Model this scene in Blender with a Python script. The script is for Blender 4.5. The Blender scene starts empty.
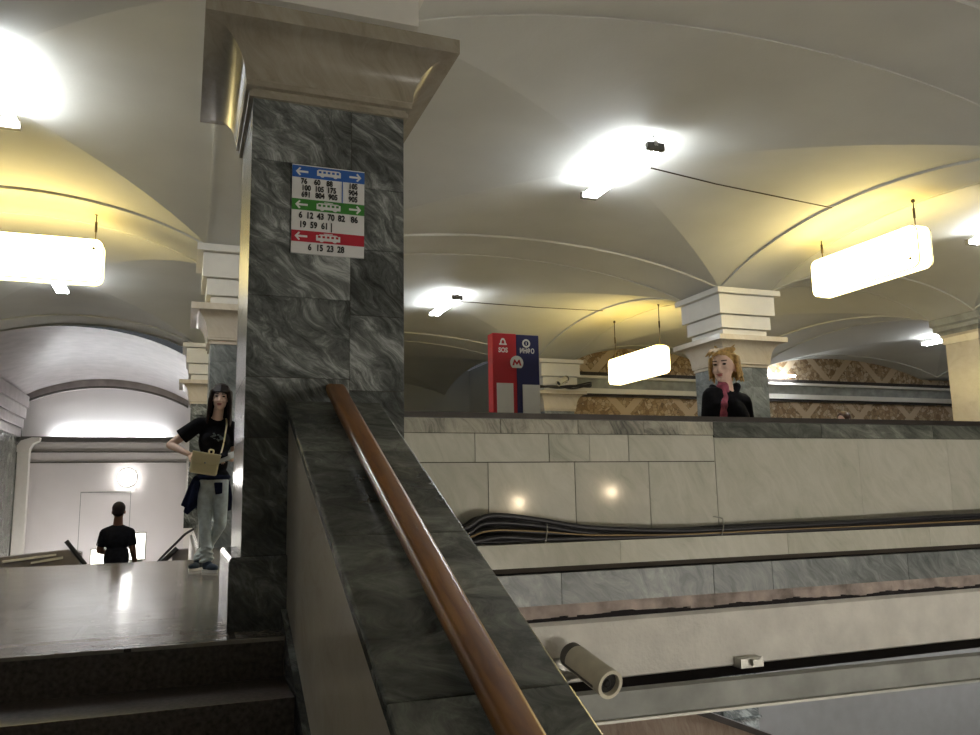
import bpy, bmesh, math, random
from mathutils import Vector, Matrix, Quaternion
random.seed(7)
SC = bpy.context.scene
COL = SC.collection
PI = math.pi

# ------------------------------------------------------------------ camera, world, exposure
cam_d = bpy.data.cameras.new('camera')
cam = bpy.data.objects.new('camera', cam_d)
COL.objects.link(cam)
R_ = Vector((0.93680656, -0.34940018, -0.0176911))
U_ = Vector((-0.03626356, -0.1472763, 0.98843039))
F_ = Vector((0.34796324, 0.92532654, 0.1506399))
cam.matrix_world = Matrix(((R_.x, U_.x, -F_.x, 0), (R_.y, U_.y, -F_.y, 0), (R_.z, U_.z, -F_.z, 0), (0, 0, 0, 1)))
cam_d.sensor_width = 36.0
cam_d.lens = 816.86 / 980 * 36
cam_d.clip_start = 0.02
SC.camera = cam
w = bpy.data.worlds.new('world')
SC.world = w
w.use_nodes = True
w.node_tree.nodes['Background'].inputs[0].default_value = (0.9, 0.95, 1.0, 1)
w.node_tree.nodes['Background'].inputs[1].default_value = 0.03
SC.view_settings.view_transform = 'Standard'
SC.view_settings.look = 'None'
SC.view_settings.gamma = 1
SC.view_settings.exposure = 1.15
TUBE = 36.0          # emission of a fluorescent tube
BOXW = 6.0           # lit faces of the hanging boxes
BOXY = 9.0           # open yellow tops of the hanging boxes

# ------------------------------------------------------------------ helpers
OFF = {}
def obj(name, bm, mat, parent=None, smooth=False, kind=None, label=None, bevel=0, autosmooth=None):
    """link a bmesh (world coordinates) as one mesh object"""
    if isinstance(bm, bmesh.types.BMesh):
        bmesh.ops.recalc_face_normals(bm, faces=bm.faces)
        me = bpy.data.meshes.new(name)
        bm.to_mesh(me)
        bm.free()
    else:
        me = bm
        me.name = name
    o = bpy.data.objects.new(name, me)
    COL.objects.link(o)
    if mat is not None:
        me.materials.clear()
        for m in (mat if isinstance(mat, (list, tuple)) else [mat]):
            me.materials.append(m)
    if parent is not None:
        off = OFF.get(parent.name, Vector((0, 0, 0)))
        me.transform(Matrix.Translation(-off))
        o.parent = parent
        OFF[o.name] = off
    if smooth:
        for p in me.polygons:
            p.use_smooth = True
    if autosmooth:
        bm2 = bmesh.new(); bm2.from_mesh(me)
        for e in bm2.edges:
            e.smooth = not (len(e.link_faces) == 2 and e.calc_face_angle(0) > autosmooth)
        for f in bm2.faces: f.smooth = True
        bm2.to_mesh(me); bm2.free()
    if bevel:
        b = o.modifiers.new('bevel', 'BEVEL'); b.width = bevel; b.segments = 2; b.limit_method = 'ANGLE'
    if kind: o['kind'] = kind
    if label: o['label'] = label
    return o

def thing(name, label, cat, loc=(0, 0, 0), group=None):
    o = bpy.data.objects.new(name, None)
    COL.objects.link(o)
    o.empty_display_size = 0.1
    o.location = loc
    OFF[o.name] = Vector(loc)
    o['label'] = label; o['category'] = cat
    if group: o['group'] = group
    return o

def tag(o, label, cat, group=None):
    o['label'] = label; o['category'] = cat
    if group: o['group'] = group
    return o

def dup(root, delta, label, group=None):
    r = root.copy(); COL.objects.link(r)
    r.location = root.location + Vector(delta)
    r['label'] = label
    if group: r['group'] = group
    for ch in list(root.children):
        c = ch.copy(); COL.objects.link(c); c.parent = r
        for g in list(ch.children):
            d = g.copy(); COL.objects.link(d); d.parent = c
    return r

def NB(): return bmesh.new()

def box(bm, x0, x1, y0, y1, z0, z1):
    v = [bm.verts.new((x, y, z)) for x in (x0, x1) for y in (y0, y1) for z in (z0, z1)]
    for f in ((0, 1, 3, 2), (4, 6, 7, 5), (0, 4, 5, 1), (2, 3, 7, 6), (0, 2, 6, 4), (1, 5, 7, 3)):
        bm.faces.new([v[i] for i in f])

def obox(bm, c, ax, ay, az):
    """oriented box: centre and three half-axis vectors"""
    c, ax, ay, az = map(Vector, (c, ax, ay, az))
    v = [bm.verts.new(c + sx * ax + sy * ay + sz * az) for sx in (-1, 1) for sy in (-1, 1) for sz in (-1, 1)]
    for f in ((0, 1, 3, 2), (4, 6, 7, 5), (0, 4, 5, 1), (2, 3, 7, 6), (0, 2, 6, 4), (1, 5, 7, 3)):
        bm.faces.new([v[i] for i in f])

def prism(bm, pts, ax, a0, a1):
    """polygon pts (two coords, the ones other than axis ax) extruded along ax from a0 to a1"""
    def mk(p, a):
        q = list(p); q.insert(ax, a); return bm.verts.new(q)
    A = [mk(p, a0) for p in pts]; B = [mk(p, a1) for p in pts]
    n = len(pts)
    for i in range(n):
        bm.faces.new((A[i], A[(i + 1) % n], B[(i + 1) % n], B[i]))
    bm.faces.new(A[::-1]); bm.faces.new(B)

def ring_loft(bm, rings, cap=True):
    V = [[bm.verts.new(p) for p in r] for r in rings]
    n = len(V[0])
    for a, b in zip(V, V[1:]):
        for i in range(n):
            bm.faces.new((a[i], a[(i + 1) % n], b[(i + 1) % n], b[i]))
    if cap:
        bm.faces.new(V[0][::-1]); bm.faces.new(V[-1])

def sqprof(bm, cx, cy, prof):
    """square plan swept up a profile [(half, z), ...]"""
    ring_loft(bm, [[(cx - h, cy - h, z), (cx + h, cy - h, z), (cx + h, cy + h, z), (cx - h, cy + h, z)] for h, z in prof])

def frame_of(d):
    d = Vector(d).normalized()
    up = Vector((0, 0, 1)) if abs(d.z) < 0.95 else Vector((1, 0, 0))
    a = d.cross(up).normalized(); b = a.cross(d).normalized()
    return d, a, b

def tube(bm, pts, r, n=8):
    pts = [Vector(p) for p in pts]
    rings = []
    for i, p in enumerate(pts):
        d = pts[min(i + 1, len(pts) - 1)] - pts[max(i - 1, 0)]
        _, a, b = frame_of(d)
        rr = r[i] if isinstance(r, (list, tuple)) else r
        rings.append([p + rr * (math.cos(t) * a + math.sin(t) * b) for t in (2 * PI * k / n for k in range(n))])
    ring_loft(bm, rings)

def spline(pts, n=8):
    pts = [Vector(p) for p in pts]
    out = []
    for i in range(len(pts) - 1):
        p0 = pts[max(i - 1, 0)]; p1 = pts[i]; p2 = pts[i + 1]; p3 = pts[min(i + 2, len(pts) - 1)]
        for k in range(n):
            t = k / n
            out.append(0.5 * ((2 * p1) + (p2 - p0) * t + (2 * p0 - 5 * p1 + 4 * p2 - p3) * t * t + (3 * p1 - p0 - 3 * p2 + p3) * t ** 3))
    out.append(pts[-1])
    return out

def ball(bm, c, r, sub=2, rot=None):
    """ellipsoid; r may be a triple"""
    rr = r if isinstance(r, (tuple, list)) else (r, r, r)
    M = Matrix.Translation(Vector(c)) @ (rot.to_4x4() if rot is not None else Matrix.Identity(4)) @ Matrix.Diagonal((*rr, 1))
    bmesh.ops.create_icosphere(bm, subdivisions=sub, radius=1, matrix=M)

def cone(bm, p0, r0, p1, r1, n=14):
    """capsule tapering from r0 to r1"""
    p0, p1 = Vector(p0), Vector(p1)
    ball(bm, p0, r0); ball(bm, p1, r1)
    tube(bm, [p0, p1], [r0, r1], n)

def flatcone(bm, p0, r0, p1, r1, n=16):
    tube(bm, [p0, p1], [r0, r1], n)

def limb(bm, pts):
    for (p0, r0), (p1, r1) in zip(pts, pts[1:]):
        cone(bm, p0, r0, p1, r1)

def fuse(name, bm, mat, parent=None, vox=0.008, sm=5, label=None):
    """overlapping solids fused into one continuous smooth surface"""
    bmesh.ops.recalc_face_normals(bm, faces=bm.faces)
    me = bpy.data.meshes.new('tmp'); bm.to_mesh(me); bm.free()
    t = bpy.data.objects.new('tmp', me); COL.objects.link(t)
    m = t.modifiers.new('r', 'REMESH'); m.mode = 'VOXEL'; m.voxel_size = vox
    if sm:
        s = t.modifiers.new('s', 'SMOOTH'); s.iterations = sm; s.factor = 0.5
    dg = bpy.context.evaluated_depsgraph_get()
    dg.update()
    out = bpy.data.meshes.new_from_object(t.evaluated_get(dg))
    bpy.data.objects.remove(t); bpy.data.meshes.remove(me)
    return obj(name, out, mat, parent, smooth=True, label=label)

# ------------------------------------------------------------------ materials
def newmat(name):
    m = bpy.data.materials.new(name); m.use_nodes = True
    nt = m.node_tree
    return m, nt, nt.nodes['Principled BSDF']

def N(nt, t, **kw):
    n = nt.nodes.new(t)
    for k, v in kw.items(): setattr(n, k, v)
    return n

def ramp(nt, fac, stops):
    r = N(nt, 'ShaderNodeValToRGB')
    e = r.color_ramp.elements
    while len(e) < len(stops): e.new(0.5)
    for i, (p, c) in enumerate(stops):
        e[i].position = p; e[i].color = (*c, 1)
    nt.links.new(fac, r.inputs[0])
    return r.outputs[0]

def plain(name, c, rough=0.5, metal=0.0, spec=0.5, var=0.12, scale=6.0, bump=0.0, bscale=60, coat=0.0):
    m, nt, b = newmat(name)
    tc = N(nt, 'ShaderNodeTexCoord')
    no = N(nt, 'ShaderNodeTexNoise'); no.inputs['Scale'].default_value = scale; no.inputs['Detail'].default_value = 5
    nt.links.new(tc.outputs['Object'], no.inputs['Vector'])
    lo = tuple(max(0, x * (1 - var)) for x in c); hi = tuple(min(1, x * (1 + var)) for x in c)
    col = ramp(nt, no.outputs['Fac'], [(0.3, lo), (0.7, hi)])
    nt.links.new(col, b.inputs['Base Color'])
    b.inputs['Roughness'].default_value = rough; b.inputs['Metallic'].default_value = metal
    b.inputs['Specular IOR Level'].default_value = spec
    b.inputs['Coat Weight'].default_value = coat
    if bump:
        n2 = N(nt, 'ShaderNodeTexNoise'); n2.inputs['Scale'].default_value = bscale; n2.inputs['Detail'].default_value = 4
        nt.links.new(tc.outputs['Object'], n2.inputs['Vector'])
        bp = N(nt, 'ShaderNodeBump'); bp.inputs['Strength'].default_value = bump; bp.inputs['Distance'].default_value = 0.01
        nt.links.new(n2.outputs['Fac'], bp.inputs['Height']); nt.links.new(bp.outputs['Normal'], b.inputs['Normal'])
    return m

def emit(name, c, s):
    m, nt, b = newmat(name)
    b.inputs['Base Color'].default_value = (*c, 1)
    b.inputs['Emission Color'].default_value = (*c, 1)
    b.inputs['Emission Strength'].default_value = s
    b.inputs['Roughness'].default_value = 0.4
    return m

def marble(name, stops, scale=1.6, stretch=(1, 1, 1), dist=2.2, rough=0.18, wave=2.5, islands=True, rot=(0.3, 0.5, 0.2), spec=0.5, tint=0.25):
    """veined stone; each slab (mesh island) has veins and tone of its own"""
    m, nt, b = newmat(name)
    tc = N(nt, 'ShaderNodeTexCoord'); geo = N(nt, 'ShaderNodeNewGeometry')
    mp = N(nt, 'ShaderNodeMapping'); mp.inputs['Scale'].default_value = stretch; mp.inputs['Rotation'].default_value = rot
    nt.links.new(tc.outputs['Object'], mp.inputs['Vector'])
    vec = mp.outputs['Vector']
    if islands:
        mul = N(nt, 'ShaderNodeVectorMath', operation='SCALE'); mul.inputs[0].default_value = (37, 53, 71)
        nt.links.new(geo.outputs['Random Per Island'], mul.inputs['Scale'])
        add = N(nt, 'ShaderNodeVectorMath', operation='ADD')
        nt.links.new(vec, add.inputs[0]); nt.links.new(mul.outputs[0], add.inputs[1]); vec = add.outputs[0]
    n0 = N(nt, 'ShaderNodeTexNoise'); n0.inputs['Scale'].default_value = scale * 0.7; n0.inputs['Detail'].default_value = 3
    nt.links.new(vec, n0.inputs['Vector'])
    wrp = N(nt, 'ShaderNodeVectorMath', operation='SCALE'); wrp.inputs['Scale'].default_value = 0.42
    nt.links.new(n0.outputs['Color'], wrp.inputs[0])
    ad2 = N(nt, 'ShaderNodeVectorMath', operation='ADD'); nt.links.new(vec, ad2.inputs[0]); nt.links.new(wrp.outputs[0], ad2.inputs[1])
    sq = N(nt, 'ShaderNodeMapping'); sq.inputs['Rotation'].default_value = (0.5, 0.6, 0.4); sq.inputs['Scale'].default_value = (3.2, 1.0, 0.8)
    nt.links.new(ad2.outputs[0], sq.inputs['Vector'])
    n1 = N(nt, 'ShaderNodeTexNoise'); n1.inputs['Scale'].default_value = scale * 2.0; n1.inputs['Detail'].default_value = 14
    n1.inputs['Roughness'].default_value = 0.74; n1.inputs['Distortion'].default_value = dist * 0.35
    nt.links.new(sq.outputs[0], n1.inputs['Vector'])
    wv = N(nt, 'ShaderNodeTexNoise'); wv.inputs['Scale'].default_value = scale * 0.9; wv.inputs['Detail'].default_value = 5
    nt.links.new(ad2.outputs[0], wv.inputs['Vector'])
    mx = N(nt, 'ShaderNodeMix'); mx.inputs['Factor'].default_value = 0.4
    nt.links.new(n1.outputs['Fac'], mx.inputs['A']); nt.links.new(wv.outputs['Fac'], mx.inputs['B'])
    col = ramp(nt, mx.outputs['Result'], stops)
    if islands and tint:
        hs = N(nt, 'ShaderNodeHueSaturation')
        mr = N(nt, 'ShaderNodeMapRange'); mr.inputs['To Min'].default_value = 1 - tint; mr.inputs['To Max'].default_value = 1 + tint
        nt.links.new(geo.outputs['Random Per Island'], mr.inputs['Value']); nt.links.new(mr.outputs['Result'], hs.inputs['Value'])
        nt.links.new(col, hs.inputs['Color']); col = hs.outputs['Color']
    nt.links.new(col, b.inputs['Base Color'])
    b.inputs['Roughness'].default_value = rough
    b.inputs['Specular IOR Level'].default_value = spec
    return m

M = {}
M['grey_marble'] = marble('grey_marble', [(0.37, (0.014, 0.016, 0.016)), (0.46, (0.06, 0.066, 0.063)), (0.53, (0.13, 0.14, 0.135)), (0.64, (0.42, 0.44, 0.43))], scale=1.9, stretch=(1, 1, 1.7), rough=0.2)
M['rail_marble'] = marble('rail_marble', [(0.36, (0.025, 0.028, 0.024)), (0.46, (0.085, 0.092, 0.08)), (0.54, (0.16, 0.168, 0.145)), (0.66, (0.34, 0.35, 0.31))], scale=1.5, stretch=(0.7, 2.4, 1.6), rough=0.26, tint=0.15)
M['blue_marble'] = marble('blue_marble', [(0.34, (0.07, 0.08, 0.08)), (0.46, (0.165, 0.18, 0.18)), (0.55, (0.26, 0.28, 0.275)), (0.68, (0.5, 0.52, 0.5))], scale=2.2, stretch=(1, 1, 1.3), rough=0.38, tint=0.1)
M['cream_marble'] = marble('cream_marble', [(0.25, (0.42, 0.36, 0.27)), (0.45, (0.62, 0.55, 0.44)), (0.7, (0.72, 0.66, 0.56))], scale=1.8, rough=0.22, tint=0.05)
M['dark_cream_marble'] = marble('dark_cream_marble', [(0.3, (0.20, 0.17, 0.12)), (0.45, (0.31, 0.275, 0.21)), (0.62, (0.40, 0.365, 0.29))], scale=1.8, rough=0.24, tint=0.05)  # darker cream, for the capital of the front column
M['white_slab'] = marble('white_slab', [(0.28, (0.31, 0.31, 0.25)), (0.42, (0.49, 0.49, 0.41)), (0.55, (0.57, 0.56, 0.485)), (0.75, (0.66, 0.65, 0.58))], scale=2.0, rough=0.08, tint=0.07)
M['patch_marble'] = marble('patch_marble', [(0.36, (0.06, 0.065, 0.06)), (0.47, (0.3, 0.29, 0.24)), (0.62, (0.5, 0.48, 0.39))], scale=2.6, rough=0.25, tint=0.25)
M['dark_coping'] = plain('dark_coping', (0.035, 0.028, 0.024), 0.35, var=0.4)
M['joint'] = plain('joint', (0.05, 0.04, 0.03), 0.9)
M['white_paint'] = plain('white_paint', (0.74, 0.72, 0.66), 0.45, var=0.03)
M['plaster'] = plain('plaster', (0.57, 0.575, 0.545), 0.75, var=0.05, scale=1.2, bump=0.15, bscale=25)
M['tunnel_paint'] = plain('tunnel_paint', (0.36, 0.33, 0.325), 0.28, var=0.18, scale=3.0)
M['end_wall'] = plain('end_wall', (0.72, 0.69, 0.68), 0.5, var=0.03, scale=1.0)
M['grey_plaster'] = plain('grey_plaster', (0.25, 0.245, 0.24), 0.8, var=0.06)
M['rough_plaster'] = plain('rough_plaster', (0.72, 0.7, 0.65), 0.9, var=0.1, scale=5, bump=0.6, bscale=40)
M['old_stone'] = plain('old_stone', (0.36, 0.30, 0.27), 0.9, var=0.45, scale=7, bump=0.7, bscale=30)
M['black_gap'] = plain('black_gap', (0.012, 0.009, 0.01), 0.9)
M['beam_grey'] = plain('beam_grey', (0.30, 0.31, 0.29), 0.55, var=0.22, scale=4)
M['tube_glass'] = emit('tube_glass', (0.93, 0.97, 1.0), TUBE)
M['fixture_dark'] = plain('fixture_dark', (0.10, 0.095, 0.085), 0.5)
M['box_white'] = emit('box_white', (1.0, 0.80, 0.34), BOXW)
M['box_yellow'] = emit('box_yellow', (1.0, 0.86, 0.42), 2.2)
M['box_top'] = emit('box_top', (1.0, 0.68, 0.13), BOXY)
M['box_trim'] = plain('box_trim', (0.03, 0.03, 0.02), 0.5)
M['chain'] = plain('chain', (0.05, 0.04, 0.03), 0.5, metal=0.6)
M['varnished_wood'] = None
M['metal'] = plain('metal', (0.42, 0.41, 0.37), 0.35, metal=0.85)
M['cam_cream'] = plain('cam_cream', (0.66, 0.62, 0.50), 0.45, var=0.12, scale=9)
M['cam_dark'] = plain('cam_dark', (0.02, 0.02, 0.02), 0.3)
M['cable'] = plain('cable', (0.018, 0.017, 0.02), 0.42)
M['cable_tan'] = plain('cable_tan', (0.32, 0.22, 0.10), 0.5)
M['sign_white'] = plain('sign_white', (0.72, 0.72, 0.71), 0.4, var=0.04)
M['sign_blue'] = plain('sign_blue', (0.02, 0.11, 0.42), 0.4, var=0.05)
M['sign_green'] = plain('sign_green', (0.04, 0.22, 0.03), 0.4, var=0.05)
M['sign_red'] = plain('sign_red', (0.42, 0.012, 0.03), 0.4, var=0.05)
M['sign_black'] = plain('sign_black', (0.015, 0.015, 0.015), 0.5)
M['sos_red'] = plain('sos_red', (0.50, 0.018, 0.03), 0.3, var=0.05)
M['sos_blue'] = plain('sos_blue', (0.016, 0.02, 0.10), 0.3, var=0.05)
M['sos_white'] = plain('sos_white', (0.8, 0.8, 0.76), 0.4, var=0.03)
M['skin'] = plain('skin', (0.80, 0.56, 0.45), 0.5, var=0.06)
M['skin_dark'] = plain('skin_dark', (0.22, 0.10, 0.06), 0.5, var=0.06)
M['hair_dark'] = plain('hair_dark', (0.016, 0.008, 0.008), 0.5, spec=0.25, var=0.4, scale=60, bump=0.3, bscale=160)
M['hair_blond'] = plain('hair_blond', (0.50, 0.31, 0.10), 0.5, var=0.35, scale=45, bump=0.3, bscale=120)
M['hair_brown'] = plain('hair_brown', (0.05, 0.018, 0.012), 0.5, var=0.3, scale=40)
M['black_cloth'] = plain('black_cloth', (0.010, 0.010, 0.013), 0.9, spec=0.12, var=0.3, scale=20)
M['navy_cloth'] = plain('navy_cloth', (0.012, 0.016, 0.04), 0.9, spec=0.12, var=0.3, scale=20)
M['denim'] = plain('denim', (0.52, 0.59, 0.61), 0.8, var=0.25, scale=14, bump=0.3, bscale=40)
M['dark_denim'] = plain('dark_denim', (0.03, 0.034, 0.05), 0.85, var=0.3)
M['bag_cream'] = plain('bag_cream', (0.80, 0.71, 0.44), 0.4, var=0.06)
M['pink_scarf'] = plain('pink_scarf', (0.38, 0.09, 0.14), 0.85, var=0.4, scale=25)
M['blue_scarf'] = plain('blue_scarf', (0.2, 0.26, 0.5), 0.8, var=0.3)
M['eye'] = plain('eye', (0.02, 0.015, 0.012), 0.2)
M['lip'] = plain('lip', (0.40, 0.13, 0.11), 0.5)
M['shoe'] = plain('shoe', (0.014, 0.03, 0.055), 0.7)
M['rubber_white'] = plain('rubber_white', (0.72, 0.72, 0.7), 0.6)
M['print_grey'] = plain('print_grey', (0.13, 0.16, 0.16), 0.8, var=0.5, scale=30)
M['escalator_grey'] = plain('escalator_grey', (0.22, 0.20, 0.21), 0.5)
M['red_plastic'] = plain('red_plastic', (0.45, 0.03, 0.02), 0.5)
M['brown_stone'] = marble('brown_stone', [(0.3, (0.12, 0.07, 0.045)), (0.5, (0.24, 0.17, 0.12)), (0.7, (0.33, 0.28, 0.22))], scale=2, stretch=(2, 1, 1), rough=0.5, islands=False)
M['lamp_globe'] = emit('lamp_globe', (1.0, 0.97, 0.92), 16.0)
M['warm_globe'] = emit('warm_globe', (1.0, 0.78, 0.52), 60.0)
M['added_tube_glass'] = emit('added_tube_glass', (1.0, 0.96, 0.95), 20.0)  # tubes of the floor light added in the tunnel
M['opal'] = emit('opal', (1.0, 0.94, 0.84), 47.0)  # diffusers of the wall lights added behind the camera
M['kiosk_lit'] = emit('kiosk_lit', (1.0, 0.97, 0.85), 2.2)

def wood():
    m, nt, b = newmat('varnished_wood')
    tc = N(nt, 'ShaderNodeTexCoord'); mp = N(nt, 'ShaderNodeMapping'); mp.inputs['Scale'].default_value = (9, 0.8, 3)
    nt.links.new(tc.outputs['Object'], mp.inputs['Vector'])
    no = N(nt, 'ShaderNodeTexNoise'); no.inputs['Scale'].default_value = 3; no.inputs['Detail'].default_value = 6; no.inputs['Distortion'].default_value = 0.6
    nt.links.new(mp.outputs[0], no.inputs['Vector'])
    nt.links.new(ramp(nt, no.outputs['Fac'], [(0.3, (0.17, 0.058, 0.008)), (0.55, (0.30, 0.115, 0.014)), (0.75, (0.40, 0.17, 0.024))]), b.inputs['Base Color'])
    b.inputs['Roughness'].default_value = 0.36; b.inputs['Coat Weight'].default_value = 0.35; b.inputs['Coat Roughness'].default_value = 0.12
    n2 = N(nt, 'ShaderNodeTexNoise'); n2.inputs['Scale'].default_value = 14
    bp = N(nt, 'ShaderNodeBump'); bp.inputs['Strength'].default_value = 0.25; bp.inputs['Distance'].default_value = 0.01
    nt.links.new(tc.outputs['Object'], n2.inputs['Vector']); nt.links.new(n2.outputs['Fac'], bp.inputs['Height']); nt.links.new(bp.outputs['Normal'], b.inputs['Coat Normal'])
    return m
M['varnished_wood'] = wood()

def tiles():
    m, nt, b = newmat('floor_tiles')
    tc = N(nt, 'ShaderNodeTexCoord')
    br = N(nt, 'ShaderNodeTexBrick'); br.inputs['Scale'].default_value = 1.0
    br.inputs['Brick Width'].default_value = 0.9; br.inputs['Row Height'].default_value = 0.45; br.inputs['Mortar Size'].default_value = 0.016
    br.inputs['Color1'].default_value = (0.27, 0.24, 0.21, 1); br.inputs['Color2'].default_value = (0.33, 0.30, 0.265, 1); br.inputs['Mortar'].default_value = (0.06, 0.05, 0.045, 1)
    nt.links.new(tc.outputs['Object'], br.inputs['Vector'])
    no = N(nt, 'ShaderNodeTexNoise'); no.inputs['Scale'].default_value = 30; no.inputs['Detail'].default_value = 6
    nt.links.new(tc.outputs['Object'], no.inputs['Vector'])
    mx = N(nt, 'ShaderNodeMix', data_type='RGBA', blend_type='MULTIPLY'); mx.inputs['Factor'].default_value = 0.6
    nt.links.new(br.outputs['Color'], mx.inputs['A'])
    nt.links.new(ramp(nt, no.outputs['Fac'], [(0.3, (0.7, 0.7, 0.7)), (0.7, (1, 1, 1))]), mx.inputs['B'])
    nt.links.new(mx.outputs['Result'], b.inputs['Base Color'])
    n2 = N(nt, 'ShaderNodeTexNoise'); n2.inputs['Scale'].default_value = 3
    nt.links.new(tc.outputs['Object'], n2.inputs['Vector'])
    bp = N(nt, 'ShaderNodeBump'); bp.inputs['Strength'].default_value = 0.15; bp.inputs['Distance'].default_value = 0.02
    b2 = N(nt, 'ShaderNodeBump', invert=True); b2.inputs['Strength'].default_value = 0.8; b2.inputs['Distance'].default_value = 0.006
    nt.links.new(br.outputs['Fac'], b2.inputs['Height']); nt.links.new(n2.outputs['Fac'], bp.inputs['Height'])
    nt.links.new(bp.outputs['Normal'], b2.inputs['Normal']); nt.links.new(b2.outputs['Normal'], b.inputs['Normal'])
    b.inputs['Roughness'].default_value = 0.15
    return m
M['floor_tiles'] = tiles()
M['step_stone'] = plain('step_stone', (0.085, 0.068, 0.058), 0.4, var=0.5, scale=50)

def mosaic():
    """brown and tan inlaid stone with light diagonal lattice bands"""
    m, nt, b = newmat('mosaic_wall')
    tc = N(nt, 'ShaderNodeTexCoord')
    vo = N(nt, 'ShaderNodeTexVoronoi'); vo.inputs['Scale'].default_value = 9.0
    nt.links.new(tc.outputs['Object'], vo.inputs['Vector'])
    sep = N(nt, 'ShaderNodeSeparateColor'); nt.links.new(vo.outputs['Color'], sep.inputs[0])
    col = ramp(nt, sep.outputs[0], [(0.0, (0.24, 0.15, 0.075)), (0.35, (0.38, 0.26, 0.15)), (0.65, (0.5, 0.38, 0.24)), (1.0, (0.62, 0.52, 0.39))])
    vd = N(nt, 'ShaderNodeTexVoronoi', feature='DISTANCE_TO_EDGE'); vd.inputs['Scale'].default_value = 9.0
    nt.links.new(tc.outputs['Object'], vd.inputs['Vector'])
    m1 = N(nt, 'ShaderNodeMix', data_type='RGBA')
    lt = N(nt, 'ShaderNodeMath', operation='LESS_THAN'); lt.inputs[1].default_value = 0.035
    nt.links.new(vd.outputs['Distance'], lt.inputs[0]); nt.links.new(lt.outputs[0], m1.inputs['Factor'])
    nt.links.new(col, m1.inputs['A']); m1.inputs['B'].default_value = (0.2, 0.14, 0.085, 1)
    # lattice: |frac((x+-z)/p)-.5| near zero
    sx = N(nt, 'ShaderNodeSeparateXYZ'); nt.links.new(tc.outputs['Object'], sx.inputs[0])
    outs = []
    for op in ('ADD', 'SUBTRACT'):
        a = N(nt, 'ShaderNodeMath', operation=op); nt.links.new(sx.outputs['X'], a.inputs[0]); nt.links.new(sx.outputs['Z'], a.inputs[1])
        d = N(nt, 'ShaderNodeMath', operation='DIVIDE'); d.inputs[1].default_value = 2.1; nt.links.new(a.outputs[0], d.inputs[0])
        f = N(nt, 'ShaderNodeMath', operation='FRACT'); nt.links.new(d.outputs[0], f.inputs[0])
        s = N(nt, 'ShaderNodeMath', operation='SUBTRACT'); s.inputs[1].default_value = 0.5; nt.links.new(f.outputs[0], s.inputs[0])
        ab = N(nt, 'ShaderNodeMath', operation='ABSOLUTE'); nt.links.new(s.outputs[0], ab.inputs[0])
        l = N(nt, 'ShaderNodeMath', operation='LESS_THAN'); l.inputs[1].default_value = 0.07; nt.links.new(ab.outputs[0], l.inputs[0])
        outs.append(l)
    mxm = N(nt, 'ShaderNodeMath', operation='MAXIMUM'); nt.links.new(outs[0].outputs[0], mxm.inputs[0]); nt.links.new(outs[1].outputs[0], mxm.inputs[1])
    m2 = N(nt, 'ShaderNodeMix', data_type='RGBA'); nt.links.new(mxm.outputs[0], m2.inputs['Factor'])
    nt.links.new(m1.outputs['Result'], m2.inputs['A']); m2.inputs['B'].default_value = (0.6, 0.48, 0.34, 1)
    nt.links.new(m2.outputs['Result'], b.inputs['Base Color'])
    b.inputs['Roughness'].default_value = 0.3
    return m
M['mosaic_wall'] = mosaic()

# ------------------------------------------------------------------ layout constants
FZ = -0.66                       # landing and gallery floor
XL = [-5.12, 0.72, 9.10, 15.10, 23.2]
YL = [-2.3, 4.95, 12.0, 19.9]
BW = 0.52                        # half width of the arch bands
ZS, RISE = 3.40, 0.55
YP = 4.80                        # face of the parapet
def hprof(t, k=0.42):
    R = (1 + k * k) / (2 * k)
    return (math.sqrt(max(R * R - t * t, 0)) - (R - k)) / k

# ------------------------------------------------------------------ structure: vaults
def vault(bm, x0, x1, y0, y1, zs, rise, n=20, m=10):
    cx, cy, ax, ay = (x0 + x1) / 2, (y0 + y1) / 2, (x1 - x0) / 2, (y1 - y0) / 2
    for sec in range(4):
        rows = []
        for j in range(m + 1):
            v = 1 - j / m
            v = max(v, 0.0)
            row = []
            for i in range(n + 1):
                u = v * (2 * i / n - 1)
                z = zs + rise * hprof(u)
                a, b = ((u, v), (v, -u), (-u, -v), (-v, u))[sec]
                row.append(bm.verts.new((cx + a * ax, cy + b * ay, z)))
            rows.append(row)
        for j in range(m):
            for i in range(n):
                try: bm.faces.new((rows[j][i], rows[j][i + 1], rows[j + 1][i + 1], rows[j + 1][i]))
                except ValueError: pass

bm = NB()
for i in range(len(XL) - 1):
    for j in range(len(YL) - 1):
        vault(bm, XL[i] + BW, XL[i + 1] - BW, YL[j] + BW, YL[j + 1] - BW, ZS + 0.02, RISE)
vault(bm, XL[1] + BW, XL[2] - BW, YL[3] + BW, 27.4, ZS + 0.02, RISE)
ceil = obj('ceiling', bm, M['plaster'], smooth=True, kind='structure')

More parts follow.
